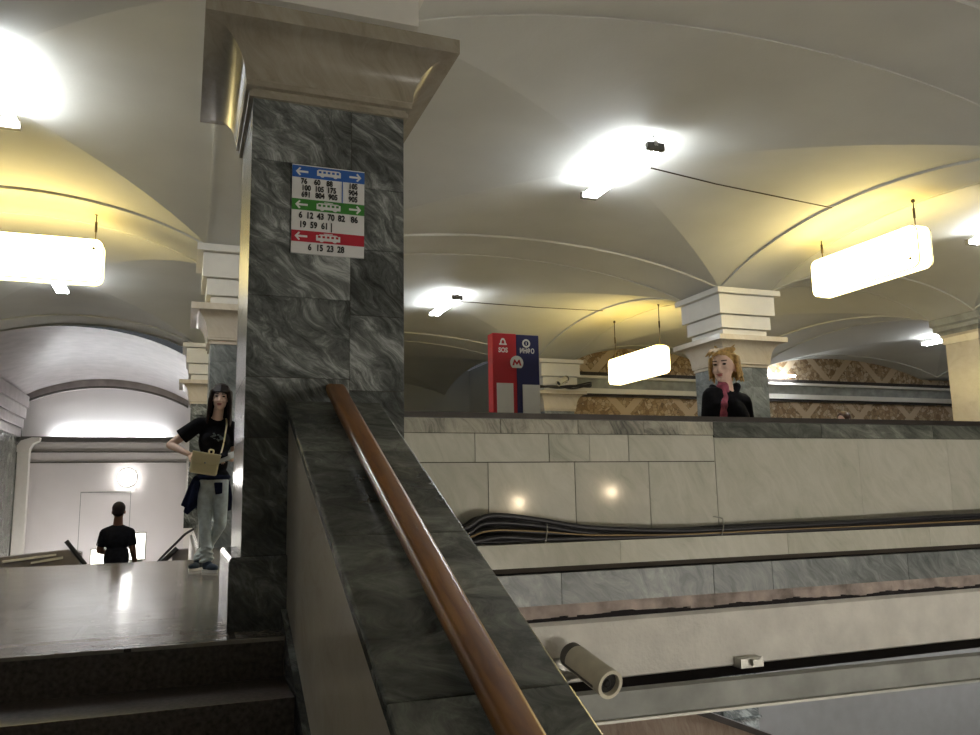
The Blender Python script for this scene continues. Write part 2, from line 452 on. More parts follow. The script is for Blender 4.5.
def band(bm, bmt, axis, c, a0, a1, drop=0.0, n=28):
    """arch band spanning a0..a1 along one axis, centred at c on the other; bmt takes the edge mouldings"""
    mid, half = (a0 + a1) / 2, (a1 - a0) / 2
    def P(a, o, z): return (a, c + o, z) if axis == 0 else (c + o, a, z)
    prof = [(-BW, 0.1), (-BW, 0), (BW, 0), (BW, 0.1)]
    rows = []
    for k in range(n + 1):
        t = -1 + 2 * k / n
        z = ZS + RISE * hprof(t) - drop
        rows.append([bm.verts.new(P(mid + t * half, o, z + dz)) for o, dz in prof])
    for r0, r1 in zip(rows, rows[1:]):
        for q in range(3):
            bm.faces.new((r0[q], r0[q + 1], r1[q + 1], r1[q]))
    for s in (-1, 1):
        rr = []
        for k in range(n + 1):
            t = -1 + 2 * k / n
            z = ZS + RISE * hprof(t) - drop
            o0, o1 = s * (BW + 0.012), s * (BW - 0.022)
            rr.append([P(mid + t * half, o0, z + 0.06), P(mid + t * half, o0, z - 0.014), P(mid + t * half, o1, z - 0.014), P(mid + t * half, o1, z + 0.06)])
        ring_loft(bmt, rr)

bm, bmt = NB(), NB()
for j, y in enumerate(YL):
    for i in range(len(XL) - 1):
        band(bm, bmt, 0, y, XL[i] + BW, XL[i + 1] - BW)
for x in XL:
    for j in range(len(YL) - 1):
        band(bm, bmt, 1, x, YL[j] + BW, YL[j + 1] - BW)
for x in XL:
    for y in YL:
        box(bm, x - BW, x + BW, y - BW, y + BW, ZS, ZS + 0.1)
obj('arch_band', bm, M['plaster'], ceil, smooth=False, autosmooth=0.5)
obj('arch_moulding', bmt, M['plaster'], ceil, autosmooth=0.5)

# tunnel beyond the third row of columns: barrel vault, side walls, end wall
TX0, TX1, TY0, TY1 = -4.90, 0.10, 20.3, 30.0
def arc(x0, x1, zs, rise, n=28):
    return [((x0 + x1) / 2 + t * (x1 - x0) / 2, zs + rise * hprof(t)) for t in (-1 + 2 * k / n for k in range(n + 1))]
bm = NB()
A = arc(TX0, TX1, 3.22, 0.66)
for (p, q) in zip(A, A[1:]):
    bm.faces.new([bm.verts.new(c) for c in ((p[0], TY0, p[1]), (q[0], TY0, q[1]), (q[0], TY1, q[1]), (p[0], TY1, p[1]))])
bmesh.ops.remove_doubles(bm, verts=bm.verts, dist=1e-4)
obj('ceiling', bm, M['tunnel_paint'], smooth=True, kind='structure')
# rim of the far arch
bm = NB()
A0, A1 = arc(TX0, TX1, 2.98, 0.62), arc(TX0 - 0.02, TX1 + 0.02, 3.25, 0.68)
ring_loft(bm, [[(a[0], 29.3, a[1]), (b[0], 29.3, b[1]), (b[0], 29.5, b[1]), (a[0], 29.5, a[1])] for a, b in zip(A0, A1)])
obj('trim_1', bm, M['tunnel_paint'], autosmooth=0.6, kind='structure')
bm = NB()
A1 = [(a[0], a[1] + 0.055) for a in A0]
ring_loft(bm, [[(a[0], 29.26, a[1] - 0.01), (b[0], 29.26, b[1]), (b[0], 29.32, b[1]), (a[0], 29.32, a[1] - 0.01)] for a, b in zip(A0, A1)])
obj('trim_8', bm, M['fixture_dark'], autosmooth=0.6, kind='structure')
bm = NB(); box(bm, -7, 6, TY1, TY1 + 0.2, -4.0, 4.2)
obj('wall_end', bm, M['end_wall'], kind='structure')
bm = NB()
for z0, z1, d in ((1.86, 1.90, 0.34),  (1.52, 1.56, 0.06), (1.18, 1.22, 0.05)):
    box(bm, TX0, TX1 + 0.4, TY1 - d, TY1, z0, z1)
box(bm, TX0, TX1 + 0.4, TY1 - 0.34, TY1 - 0.30, 1.90, 2.02)
obj('trim_2', bm, M['fixture_dark'], kind='structure')
# left side wall with its stepped entablature
bm = NB(); box(bm, TX0 - 0.3, TX0, 9.0, TY1, -4.0, 3.4)
obj('wall_left', bm, M['rail_marble'], kind='structure')
bm = NB()
for z0, z1, d in ((2.90, 3.25, 0.26), (2.55, 2.88, 0.2), (2.25, 2.53, 0.14), (1.98, 2.23, 0.08)):
    box(bm, TX0 - 0.05, TX0 + d, 12.6, 29.3, z0, z1)
obj('trim_3', bm, M['tunnel_paint'], kind='structure')
bm = NB(); box(bm, TX1 + 0.55, TX1 + 0.8, TY0 + 0.3, TY1, -4.0, 3.9)
obj('wall_right', bm, M['tunnel_paint'], kind='structure')
# polished white corner pilasters with scroll brackets
def corner_pilaster(x, s, label):
    t = thing('corner_pilaster', label, 'pilaster', (x, 29.45, -3.0))
    bm = NB(); box(bm, x - 0.17, x + 0.17, 29.3, 29.6, -3.0, 1.5)
    obj('shaft', bm, M['white_paint'], t, bevel=0.02)
    bm = NB()
    pts = [(0, 0.0), (0.34, 0.0), (0.36, 0.12), (0.44, 0.26), (0.60, 0.36), (0.62, 0.46), (0.4, 0.46), (0.1, 0.36), (0, 0.2)]
    prism(bm, [(x + s * (a - 0.17), 1.5 + b) for a, b in pts], 1, 29.2, 29.6)
    obj('scroll_bracket', bm, M['white_paint'], t)
def _p(pts): return pts
corner_pilaster(-4.72, 1, 'white corner pilaster with scroll bracket at left end of tunnel')
corner_pilaster(0.28, -1, 'white corner pilaster with scroll bracket behind the standing woman')

# ------------------------------------------------------------------ floors and walls
bm = NB()
box(bm, -6.5, 0.25, 4.14, 9.5, FZ - 0.18, FZ)
box(bm, 0.25, 1.14, 4.14, 20.2, FZ - 0.18, FZ)
box(bm, 1.14, 27.0, YP + 0.25, 20.2, FZ - 0.18, FZ)
box(bm, 0.95, 9.5, 20.2, 27.4, FZ - 0.18, FZ)
obj('floor', bm, M['floor_tiles'], kind='structure')
bm = NB(); box(bm, -6.5, 27, -8, 30.2, -4.7, -4.5)
obj('floor_lower', bm, M['floor_tiles'], kind='structure')
bm = NB(); box(bm, -5, 0.6, 14.6, 30.2, -3.1, -2.95)
obj('floor_tunnel', bm, M['floor_tiles'], kind='structure')
bm = NB(); box(bm, 9.5, 27, 20.0, 20.25, -0.7, 4.3)
backwall = obj('wall_back', bm, M['mosaic_wall'], kind='structure')
bm = NB(); box(bm, 0.95, 9.7, 27.4, 27.6, FZ, 4.3)
obj('wall_far', bm, M['plaster'], kind='structure')
bm = NB(); box(bm, 9.5, 9.75, 20.25, 27.4, FZ, 4.3)
obj('wall_side', bm, M['plaster'], kind='structure')
# cornice of the mosaic wall: dark top, white and grey bands
bm = NB()
box(bm, 9.6, 27, 19.72, 20.0, 3.10, 3.20)
obj('trim_4', bm, M['dark_coping'], kind='structure')
bm = NB(); box(bm, 9.6, 27, 19.70, 20.0, 3.03, 3.10); box(bm, 9.6, 27, 19.78, 20.0, 2.62, 2.76)
obj('trim_5', bm, M['white_paint'], kind='structure')
bm = NB(); box(bm, 9.6, 27, 19.84, 20.0, 2.76, 3.03)
obj('trim_6', bm, M['beam_grey'], kind='structure')
bm = NB(); box(bm, 9.6, 27, 19.86, 20.0, 2.55, 2.62)
obj('trim_7', bm, M['dark_coping'], kind='structure')

# outer walls of the hall that the lamps light (behind and beside the photographer)
bm = NB(); box(bm, -6.5, 27, -3.2, -3.0, -4.5, 4.3)
obj('wall_front', bm, M['plaster'], kind='structure')

# lower side of the gallery: fascia, plaster, dark joints
bm = NB(); box(bm, 1.15, 27, YP + 0.02, YP + 0.3, -1.25, -0.5)
lower = obj('wall_fascia', bm, M['black_gap'], kind='structure')
bm = NB()
x = 0.9
for x1 in (2.248, 3.377, 3.862, 5.1, 6.3, 7.6, 9.0, 10.4, 12.0):
    box(bm, x, x1 - 0.004, YP - 0.03, YP + 0.05, -0.70, -0.51); x = x1
obj('fascia_slabs', bm, M['blue_marble'], lower)
bm = NB()
rr = random.Random(3)
prev = None
for k in range(200):
    xa = 1.15 + k * 0.06
    zb = -0.775 + rr.uniform(-0.006, 0.006) + 0.006 * math.sin(k * 0.31) + 0.004 * math.sin(k * 0.83)
    box(bm, xa, xa + 0.06, YP - 0.02 + rr.uniform(-0.001, 0.001), YP + 0.05, zb, -0.70)
obj('rubble_strip', bm, M['old_stone'], lower)
bm = NB()
prism(bm, [(YP + 0.03, -0.80), (YP - 0.01, -0.83), (YP - 0.01, -1.17), (YP + 0.03, -1.19)], 0, 1.2, 14)
obj('plaster_strip', bm, M['rough_plaster'], lower)
# wall of the lower hall
bm = NB(); box(bm, 1.2, 27, 8.8, 9.0, -4.5, -0.84)
obj('wall_lower', bm, M['grey_plaster'], kind='structure')

# ------------------------------------------------------------------ beam below the gallery
t = thing('steel_beam', 'grey steel beam running under the gallery below the plaster strip', 'beam', (1.2, 4.5, -1.36))
bm = NB()
b0, b1 = Vector((1.3, 4.66, 0)), Vector((13, 4.10, 0))
d = (b1 - b0).normalized(); nrm = Vector((-d.y, d.x, 0))
mid = (b0 + b1) / 2
obox(bm, mid + Vector((0, 0, -1.275)), d * (b1 - b0).length / 2, nrm * 0.05, (0, 0, 0.075))
obj('web', bm, M['beam_grey'], t)
bm = NB(); obox(bm, mid + Vector((0, 0, -1.358)) - nrm * 0.015, d * (b1 - b0).length / 2, nrm * 0.07, (0, 0, 0.008))
obj('flange', bm, M['metal'], t)
bm = NB(); obox(bm, (3.6, 4.76, -1.155), (0.09, 0, 0), (0, 0.05, 0), (0, 0, 0.03)); obox(bm, (3.62, 4.70, -1.15), (0.035, 0, 0), (0, 0.02, 0), (0, 0, 0.02))
tag(obj('junction_box', bm, M['metal']), 'small metal junction box under plaster strip near the middle', 'junction box')

# lower hall: dark doorway pier and brown stair side
bm = NB(); box(bm, 6.08, 6.58, 8.55, 8.79, -4.5, -1.9)
for zz in (-2.72, -2.95, -3.2): box(bm, 6.06, 6.6, 8.52, 8.56, zz, zz + 0.02)
tag(obj('dark_pier', bm, M['grey_marble']), 'dark marble pier at the bottom edge in front of the lower wall', 'pier')
t = thing('lower_stair_wall', 'brown stone side wall of a lower stair seen under the beam', 'stair wall', (4.4, 7.1, -4.5))
bm = NB(); prism(bm, [(3.2, -2.14), (3.5, -2.07), (4.1, -2.04), (4.47, -2.05), (6.1, -2.69), (6.1, -4.5), (3.2, -4.5)], 1, 7.0, 7.3)
obj('side', bm, M['brown_stone'], t)
bm = NB(); prism(bm, [(4.1, -2.04), (4.47, -2.05), (6.1, -2.69), (6.1, -2.64), (4.48, -1.99), (4.1, -1.98)], 1, 6.97, 7.33)
obj('coping', bm, M['dark_coping'], t)

# ------------------------------------------------------------------ columns
def slab_face(bm, y, zrows, x0, x1, xs, g=0.003, d=0.02):
    """front panels; xs(z) splits"""
    pass
def column(cx, cy, label, zf, half=0.425, neck=2.06, shaftmat='grey_marble', capmat='cream_marble', dark_cap=False):
    t = thing('column', label, 'column', (cx, cy, zf))
    bm = NB(); sqprof(bm, cx, cy, [(half + 0.06, zf), (half + 0.06, zf + 0.34), (half + 0.045, zf + 0.36), (half, zf + 0.36)])
    obj('plinth', bm, M[shaftmat], t)
    ztop = neck + 0.04
    bm = NB(); h = half - 0.012
    box(bm, cx - h, cx + h, cy - h, cy + h, zf + 0.3, ztop)
    obj('core', bm, M['joint'], t)
    bm = NB(); g = 0.0015
    L = [zf + 0.36, 0.30, 0.62, 1.06, 1.82, ztop]
    Rr = [zf + 0.36, 0.14, 0.56, 0.98, 1.36, 1.72, ztop]
    xs = cx + 0.12
    for a, b in zip(L, L[1:]):
        box(bm, cx - half, xs - g, cy - half, cy - h, a + g, b - g)
        box(bm, cx - half, cx - h, cy - h, cy + half, a + g, b - g)
    for a, b in zip(Rr, Rr[1:]):
        box(bm, xs + g, cx + half, cy - half, cy - h, a + g, b - g)
        box(bm, cx + h, cx + half, cy - h, cy + half, a + g, b - g)
        box(bm, cx - h, cx + h, cy + h, cy + half, a + g, b - g)
    obj('shaft_panels', bm, M[shaftmat], t)
    # capital: fillets, cavetto, abacus
    bm = NB()
    prof = [(half + 0.005, neck), (half + 0.022, neck), (half + 0.022, neck + 0.03), (half + 0.01, neck + 0.034), (half + 0.01, neck + 0.05), (half + 0.04, neck + 0.054), (half + 0.04, neck + 0.085)]
    for k in range(9):
        a = k / 8 * PI / 2
        prof.append((half + 0.045 + 0.175 * (1 - math.cos(a)), neck + 0.09 + (2.485 - neck - 0.09) * math.sin(a)))
    prof += [(half + 0.265, 2.49), (half + 0.265, 2.575), (half - 0.1, 2.58)]
    sqprof(bm, cx, cy, prof)
    obj('capital', bm, M[capmat], t, autosmooth=0.5)
    # stepped impost block, white, with open joints between the tiers
    bm = NB()
    for hh, a, b in ((0.02, 2.58, 2.715), (0.075, 2.73, 2.955), (0.135, 2.97, 3.305), (0.215, 3.315, 3.41)):
        sqprof(bm, cx, cy, [(half + hh, a), (half + hh, b)])
    for a, b in ((2.70, 2.74), (2.94, 2.98), (3.29, 3.33)):
        sqprof(bm, cx, cy, [(half - 0.02, a), (half - 0.02, b)])
    obj('impost', bm, M['white_paint'], t)
    return t
column(0.715, 4.825, 'grey marble column in front with the transport sign on it', FZ, neck=2.17, capmat='dark_cream_marble')
column(0.72, 12.0, 'column with white stepped top behind the standing woman', FZ, shaftmat='blue_marble')
column(0.52, 19.7, 'farthest column on the left, at the tunnel mouth', FZ, half=0.40, shaftmat='grey_marble')
column(9.10, 12.0, 'grey marble column with white stepped top behind the blonde woman', FZ, half=0.44, shaftmat='blue_marble')
column(9.20, 19.75, 'column behind the red and blue help point, cables around its capital', FZ, half=0.42, shaftmat='blue_marble', capmat='cream_marble')
# cream pillar at the right edge
t = thing('pillar', 'cream stone pillar with grey moulded top at the right edge', 'pillar', (15.2, 12.0, FZ))
bm = NB(); sqprof(bm, 15.2, 12.0, [(0.38, FZ), (0.38, 2.88)])
obj('shaft', bm, M['cream_marble'], t)
bm = NB(); sqprof(bm, 15.2, 12.0, [(0.41, 2.86), (0.43, 3.0), (0.46, 3.05)])
obj('necking', bm, M['cream_marble'], t)
bm = NB(); sqprof(bm, 15.2, 12.0, [(0.44, 3.05), (0.47, 3.10), (0.53, 3.14), (0.53, 3.22), (0.57, 3.26), (0.57, 3.42)])
obj('cornice', bm, M['beam_grey'], t)
bm = NB(); box(bm, 15.0, 15.35, 11.48, 11.62, 1.22, 1.36); box(bm, 15.02, 15.2, 11.46, 11.62, 1.36, 1.40)
tag(obj('fire_box', bm, M['red_plastic']), 'small red box mounted low on the cream pillar at right edge', 'box')

# ------------------------------------------------------------------ parapet of the gallery
t = thing('parapet', 'long pale stone parapet with dark coping across the middle right', 'parapet', (1.15, YP, -0.5))
bm = NB(); box(bm, 1.205, 27, YP - 0.05, YP + 0.30, 0.455, 0.49)
obj('coping', bm, M['dark_coping'], t)
bm = NB(); box(bm, 1.205, 27, YP + 0.012, YP + 0.24, -0.5, 0.455)
obj('core', bm, M['joint'], t)
bm = NB()
xs = [1.205, 1.865, 2.406, 2.9, 3.455]
for a, b in zip(xs, xs[1:]): box(bm, a + 0.002, b - 0.002, YP - 0.012, YP + 0.02, 0.365, 0.455)
obj('patterned_band', bm, M['patch_marble'], t)
bm = NB()
xs = [3.455, 4.4, 5.5, 6.6, 7.8, 9.2, 11, 13]
for a, b in zip(xs, xs[1:]): box(bm, a + 0.002, b - 0.001, YP - 0.012, YP + 0.02, 0.35, 0.455)
obj('dark_band', bm, M['rail_marble'], t)
bm = NB()
g = 0.0028
xs = [1.205, 1.696, 2.2, 2.49, 2.782, 3.463]
for i, (a, b) in enumerate(zip(xs, xs[1:])):
    e = 0.0008 if i in (1, 2) else g
    box(bm, a + g, b - (0.0006 if i == 2 else g), YP, YP + 0.02, 0.186, 0.362)
xs = [1.205, 1.78, 2.378, 2.93, 3.463]
for a, b in zip(xs, xs[1:]): box(bm, a + g, b - g, YP, YP + 0.02, -0.31, 0.180)
xs = [3.463, 4.746, 5.649, 7.0, 8.4, 10, 12, 14]
for i, (a, b) in enumerate(zip(xs, xs[1:])): box(bm, a + (g if i == 0 else 0.0008), b - 0.0008, YP, YP + 0.02, -0.31, 0.347)
obj('facing_slabs', bm, M['white_slab'], t)
bm = NB()
xs = [1.205, 2.6, 3.9, 5.2, 6.6, 8.2, 10, 13]
for a, b in zip(xs, xs[1:]): prism(bm, [(YP + 0.02, -0.30), (YP - 0.16, -0.315), (YP - 0.16, -0.455), (YP + 0.02, -0.47)], 0, a + 0.001, b - 0.001)
obj('ledge', bm, M['white_slab'], t)

# cables along the ledge
CP = [(1.25, -0.295), (1.571, -0.238), (1.685, -0.18), (1.815, -0.168), (2.079, -0.20), (2.351, -0.25), (2.635, -0.272), (3.082, -0.29), (3.724, -0.284), (4.604, -0.28), (5.8, -0.264), (8, -0.27), (11, -0.27)]
rc = random.Random(11)
for k in range(10):
    dz = (0.03, 0.012, 0.0, -0.006, -0.012, 0.024, 0.006, 0.016, 0.034, -0.004)[k]; yy = YP - 0.025 - 0.0135 * k
    f = (1.0, 0.95, 0.78, 0.45, 0.15, 1.05, 0.6, 0.85, 1.1, 0.3)[k]
    pts = []
    for (x, z) in CP:
        zz = -0.290 + (z + 0.290) * f + dz + rc.uniform(-0.006, 0.006)
        pts.append((x, yy + rc.uniform(-0.004, 0.004), max(zz - 0.018, -0.302)))
    bm = NB(); tube(bm, spline(pts, 8), (0.020, 0.018, 0.017, 0.016, 0.015, 0.013, 0.014, 0.015, 0.016, 0.015)[k], 8)
    tag(obj('cable', bm, M['cable'], smooth=True), 'black power cable in the bundle lying along the pale ledge', 'cable', 'black cables on the parapet ledge')
bm = NB(); tube(bm, spline([(x, YP - 0.158, -0.296 + (z + 0.292) * 0.55) for x, z in CP], 8), 0.005, 6)
tag(obj('cable', bm, M['cable_tan'], smooth=True), 'thin tan cable among the black cables on the ledge', 'cable')
for x, lab in ((2.08, 'left'), (3.36, 'right')):
    bm = NB(); tube(bm, [(x, YP - 0.17, -0.31), (x + 0.01, YP - 0.18, -0.25), (x + 0.02, YP - 0.16, -0.20), (x + 0.02, YP - 0.06, -0.19)], 0.004, 6)
    tag(obj('cable_tie', bm, M['metal']), 'thin metal tie around the black cable bundle, the %s one' % lab, 'cable tie')

# ------------------------------------------------------------------ stairs
SL, TR, RI = 0.44, 0.42, 0.185
t = thing('staircase', 'dark stone stairs descending from the landing at bottom left', 'staircase', (-2, 4.14, FZ))
ny, nz = 4.12, FZ
for k in range(10):
    bm = NB()
    y1, z = 4.14 - TR * (k + 0), FZ - RI * (k + 1)
    box(bm, -6.0, 0.48, y1 - TR - 0.02, y1 + 0.05, z - 0.045, z)      # tread with nosing
    box(bm, -6.0, 0.48, y1 - 0.015, y1 + 0.06, z, z + RI - 0.015)       # riser above it
    obj('step', bm, M['step_stone'], t)
bm = NB(); box(bm, -6.0, 0.48, 4.095, 4.36, FZ - 0.014, FZ + 0.003)
obj('landing_nosing', bm, M['floor_tiles'], t)

# balustrade: sloping marble top, pale side panel, skirting, wooden handrail
def zb(y): return 0.497 - SL * (4.4 - y)
YB0 = -0.6
t = thing('balustrade', 'sloping dark marble balustrade beside the stairs', 'balustrade', (0.77, 4.4, FZ))
bm = NB()
ys = [4.40, 3.72, 2.95, 2.1, 1.2, YB0]
for a, b in zip(ys, ys[1:]):
    prism(bm, [(a - 0.0015, zb(a)), (b + 0.0015, zb(b)), (b + 0.0015, zb(b) - 0.05), (a - 0.0015, zb(a) - 0.05)], 0, 0.495, 1.005)
obj('top_slabs', bm, M['rail_marble'], t, bevel=0.009)
bm = NB(); prism(bm, [(4.40, zb(4.4) - 0.045), (YB0, zb(YB0) - 0.045), (YB0, zb(YB0) - 1.3), (4.40, zb(4.4) - 1.25)], 0, 0.515, 0.99)
obj('side_panel', bm, M['cream_marble'], t)
bm = NB(); prism(bm, [(4.32, FZ + 0.10), (YB0, FZ + 0.10 - SL * (4.32 - YB0)), (YB0, FZ - 0.06 - SL * (4.32 - YB0)), (4.32, FZ - 0.06)], 0, 0.485, 0.52)
obj('skirting', bm, M['grey_marble'], t)
bm = NB()
def rail_ring(y, z, w, h):
    r = 0.022
    pts = []
    for cx_, cz_, a0 in ((w - r, h - r, 0), (-w + r, h - r, 90), (-w + r, -h + r, 180), (w - r, -h + r, 270)):
        for k in range(4):
            a = math.radians(a0 + k * 30)
            pts.append((0.760 + cx_ + r * math.cos(a), y, z + cz_ + r * math.sin(a)))
    return pts
R0 = [(4.398, 0.068), (4.385, 0.068)] + [(4.385 - k * 0.3, 0.062) for k in range(1, 17)]
ring_loft(bm, [rail_ring(y, zb(y) + hh, 0.053, 0.029) for y, hh in R0])
obj('handrail', bm, M['varnished_wood'], t, autosmooth=0.7, label='varnished brown wooden handrail')
for k in range(6):
    y = 4.1 - 0.8 * k
    bm = NB(); box(bm, 0.742, 0.777, y - 0.02, y + 0.02, zb(y) - 0.01, zb(y) + 0.06)
    obj('rail_bracket', bm, M['fixture_dark'], t)

# ------------------------------------------------------------------ descending stair beyond the landing
t = thing('lower_stairs', 'stairs going down past the landing edge toward the tunnel', 'staircase', (-2.2, 9.5, -3.0))
for k in range(12):
    z = FZ - 0.19 * (k + 1)
    bm = NB(); box(bm, -4.88, 0.19, 9.5 + 0.42 * k, 9.5 + 0.42 * (k + 1) + 0.02, z - 0.19, z)
    obj('step', bm, M['step_stone'], t)
bm = NB(); box(bm, 0.2, 0.25, 9.5, 20, -3.1, FZ - 0.18)
obj('wall_stairwell', bm, M['tunnel_paint'], kind='structure')

# ------------------------------------------------------------------ fluorescent fixtures
def fixture(cx, cy, label, ztop=3.98, length=1.55):
    z = 3.80
    t = thing('ceiling_light', label, 'light', (cx, cy, z), 'fluorescent fixtures under the vaults')
    bm = NB(); box(bm, cx - 0.025, cx + 0.025, cy - length / 2 - 0.06, cy + length / 2 + 0.06, z + 0.01, z + 0.07)
    obj('spine', bm, M['white_paint'], t)
    for s in (-1, 1):
        bm = NB(); tube(bm, [(cx + s * 0.075, cy - length / 2, z), (cx + s * 0.075, cy + length / 2, z)], 0.03, 10)
        obj('tube', bm, M['tube_glass'], t, smooth=True)
    for e in (-1, 1):
        bm = NB(); box(bm, cx - 0.11, cx + 0.11, cy + e * (length / 2 + 0.03) - 0.03, cy + e * (length / 2 + 0.03) + 0.03, z - 0.035, z + 0.05)
        obj('lamp_holder', bm, M['fixture_dark'], t)
        bm = NB(); tube(bm, [(cx, cy + e * length * 0.5, z + 0.06), (cx + 0.03, cy + e * length * 0.5, z + 0.11), (cx, cy + e * length * 0.5, z + 0.15), (cx, cy + e * length * 0.5, ztop)], 0.012, 6)
        obj('hook', bm, M['fixture_dark'], t)
    return t
LX = [(-2.2 + 0.4, 8.3), (4.85, 8.3), (11.7, 8.3), (18.6, 8.3), (-2.2, 15.75), (4.95, 15.75), (11.75, 15.75), (19.0, 15.75)]
LL = ['twin tube fluorescent light at the top left corner', 'largest twin tube ceiling light, in the vault right of the front column', 'twin tube light cut off by the right edge',
      None, 'twin tube light partly hidden under the left hanging lightbox', 'twin tube ceiling light above and left of the red and blue help point', None, 'twin tube light near the cream pillar at right']
f0 = None
for (x, y), l in zip(LX, LL):
    if l is None: continue
    if f0 is None: f0 = fixture(x, y, l); fx, fy = x, y
    else: dup(f0, (x - fx, y - fy, 0), l)

# fill lamps added out of sight: under the gallery and behind the stairs
dup(f0, (5.6 - fx, 7.0 - fy, -4.83), 'added unseen twin tube light under the gallery floor, brightening the lower wall')
dup(f0, (10.5 - fx, 7.0 - fy, -4.83), 'added unseen twin tube light under the gallery floor, farther right')
for x, l in ((4.3, 'wide opal fill light added unseen behind the photographer, nearer the stairs'), (8.3, 'wide opal fill light added unseen behind the photographer, farther from the stairs')):
    t = thing('added_wall_light', l, 'light', (x, -3.0, -1.7))  # added to brighten the parapet and plaster strip from the front
    bm = NB(); box(bm, x - 0.85, x + 0.85, -2.99, -2.93, -1.82, -1.58)
    obj('back_plate', bm, M['metal'], t)
    bm = NB(); box(bm, x - 0.8, x + 0.8, -2.93, -2.84, -1.79, -1.61)
    obj('diffuser', bm, M['opal'], t, bevel=0.02)
# cove tubes that light the lunette of the tunnel and the back wall ledge
bm = NB(); tube(bm, [(-3.9, 29.82, 1.97), (-0.6, 29.82, 1.97)], 0.035, 10)
tag(obj('cove_tube', bm, M['tube_glass'], smooth=True), 'fluorescent tube on the cornice lighting the far lunette', 'light')
bm = NB(); tube(bm, [(16.1, 19.62, 3.30), (17.2, 19.62, 3.30)], 0.03, 10)
tag(obj('cove_tube', bm, M['tube_glass'], smooth=True), 'short bright tube lying on the ledge of the mosaic wall', 'light')
t = thing('added_floor_light', 'added floor light before the tunnel end wall, below sight', 'light', (-2.4, 27.5, -2.95))  # added below sight to brighten the tunnel end wall
bm = NB(); box(bm, -4.2, -0.6, 27.3, 27.7, -2.95, -2.80)
obj('trough', bm, M['metal'], t)
for yy_ in (27.42, 27.58):
    bm = NB(); tube(bm, [(-4.1, yy_, -2.74), (-0.7, yy_, -2.74)], 0.035, 10)
    obj('tube', bm, M['added_tube_glass'], t, smooth=True)
# round lamp on the end wall
t = thing('wall_lamp', 'round white lamp glowing on the tunnel end wall', 'lamp', (-1.72, 29.98, 0.69))
bm = NB(); ball(bm, (-1.72, 29.92, 0.69), (0.28, 0.12, 0.28), 3)
obj('globe', bm, M['lamp_globe'], t, smooth=True)
bm = NB(); tube(bm, [(-1.72, 30.0, 0.69), (-1.72, 29.95, 0.69)], 0.3, 20)
obj('wall_plate', bm, M['metal'], t)
# two small lamps on the wall behind the photographer (their glints show in the parapet)
for x, z in ((5.14, -0.18), (6.85, -0.035)):
    t = thing('wall_lamp', 'small warm globe lamp on the wall behind the stairs, at %s' % ('left' if x < 6 else 'right'), 'lamp', (x, -3.0, z))
    bm = NB(); ball(bm, (x, -2.85, z), 0.06, 3)
    obj('globe', bm, M['warm_globe'], t, smooth=True)
    bm = NB(); tube(bm, [(x, -3.0, z), (x, -2.9, z)], 0.03, 10)
    obj('arm', bm, M['metal'], t)

# ------------------------------------------------------------------ hanging lightboxes
def rrect(a, b, r, n=6):
    pts = []
    for ca, cb, a0 in ((a - r, b - r, 0), (-a + r, b - r, 90), (-a + r, -b + r, 180), (a - r, -b + r, 270)):
        for k in range(n + 1):
            t = math.radians(a0 + 90 * k / n); pts.append((ca + r * math.cos(t), cb + r * math.sin(t)))
    return pts
def lightbox(c, axis, L, H, label, ztop, dep=0.24):
    t = thing('hanging_lightbox', label, 'lightbox', c, 'lit boxes hanging under the arches')
    c = Vector(c)
    along = Vector((1, 0, 0)) if axis == 0 else Vector((0, 1, 0))
    face = Vector((0, -1, 0)) if axis == 0 else Vector((-1, 0, 0))
    def ext(bm, a, b, r, d0, d1):
        P = rrect(a, b, r)
        ring_loft(bm, [[c + along * p + Vector((0, 0, q)) + face * d for p, q in P] for d in (d0, d1)])
    bm = NB(); ext(bm, L / 2, H / 2, 0.11, -dep / 2, dep / 2)
    obj('housing', bm, M['box_yellow'], t, autosmooth=0.6)
    bm = NB(); a_, f_ = along * (L / 2 - 0.13), face * (dep / 2 - 0.02)
    obox(bm, c + Vector((0, 0, H / 2 + 0.004)), a_, f_, (0, 0, 0.006))
    obj('top_opening', bm, M['box_top'], t)
    for s, nm in ((1, 'front_panel'), (-1, 'back_panel')):
        bm = NB(); ext(bm, L / 2 - 0.012, H / 2 - 0.012, 0.10, s * (dep / 2), s * (dep / 2 + 0.025))
        obj(nm, bm, M['box_white'], t, autosmooth=0.6)
    # dark rim line between panel and housing
    bm = NB()
    Po, Pi = rrect(L / 2 + 0.003, H / 2 + 0.003, 0.112), rrect(L / 2 - 0.006, H / 2 - 0.006, 0.106)
    for s in (1, -1):
        ring_loft(bm, [[c + along * p + Vector((0, 0, q)) + face * (s * (dep / 2 + dd)) for p, q in PP] for PP, dd in ((Pi, -0.007), (Po, -0.007), (Po, 0.005), (Pi, 0.005))], cap=False)
    obj('rim', bm, M['box_trim'], t)
    bm = NB(); q = c + along * (L / 2 - 0.12) * (-1 if axis else 1) + face * (dep / 2 + 0.03) + Vector((0, 0, -H / 2 + 0.13 if axis else H / 2 - 0.14))
    ball(bm, q, 0.022)
    obj('lock', bm, M['box_trim'], t)
    for s in (-1, 1):
        p = c + along * (s * (L / 2 - 0.12)) + Vector((0, 0, H / 2))
        bm = NB()
        top = ztop(s)
        tube(bm, [p, Vector((p.x, p.y, top))], 0.009, 6)
        zm = (p.z + top) / 2
        tube(bm, [(p.x, p.y, zm - 0.07), (p.x, p.y, zm + 0.07)], 0.018, 6)
        ball(bm, (p.x, p.y, top - 0.01), 0.03)
        obj('chain', bm, M['chain'], t, smooth=True)
    return t
lightbox((9.36, 8.98, 3.225), 1, 2.0, 0.60, 'lit hanging box at the right, closest to the right edge', lambda s: 3.90)
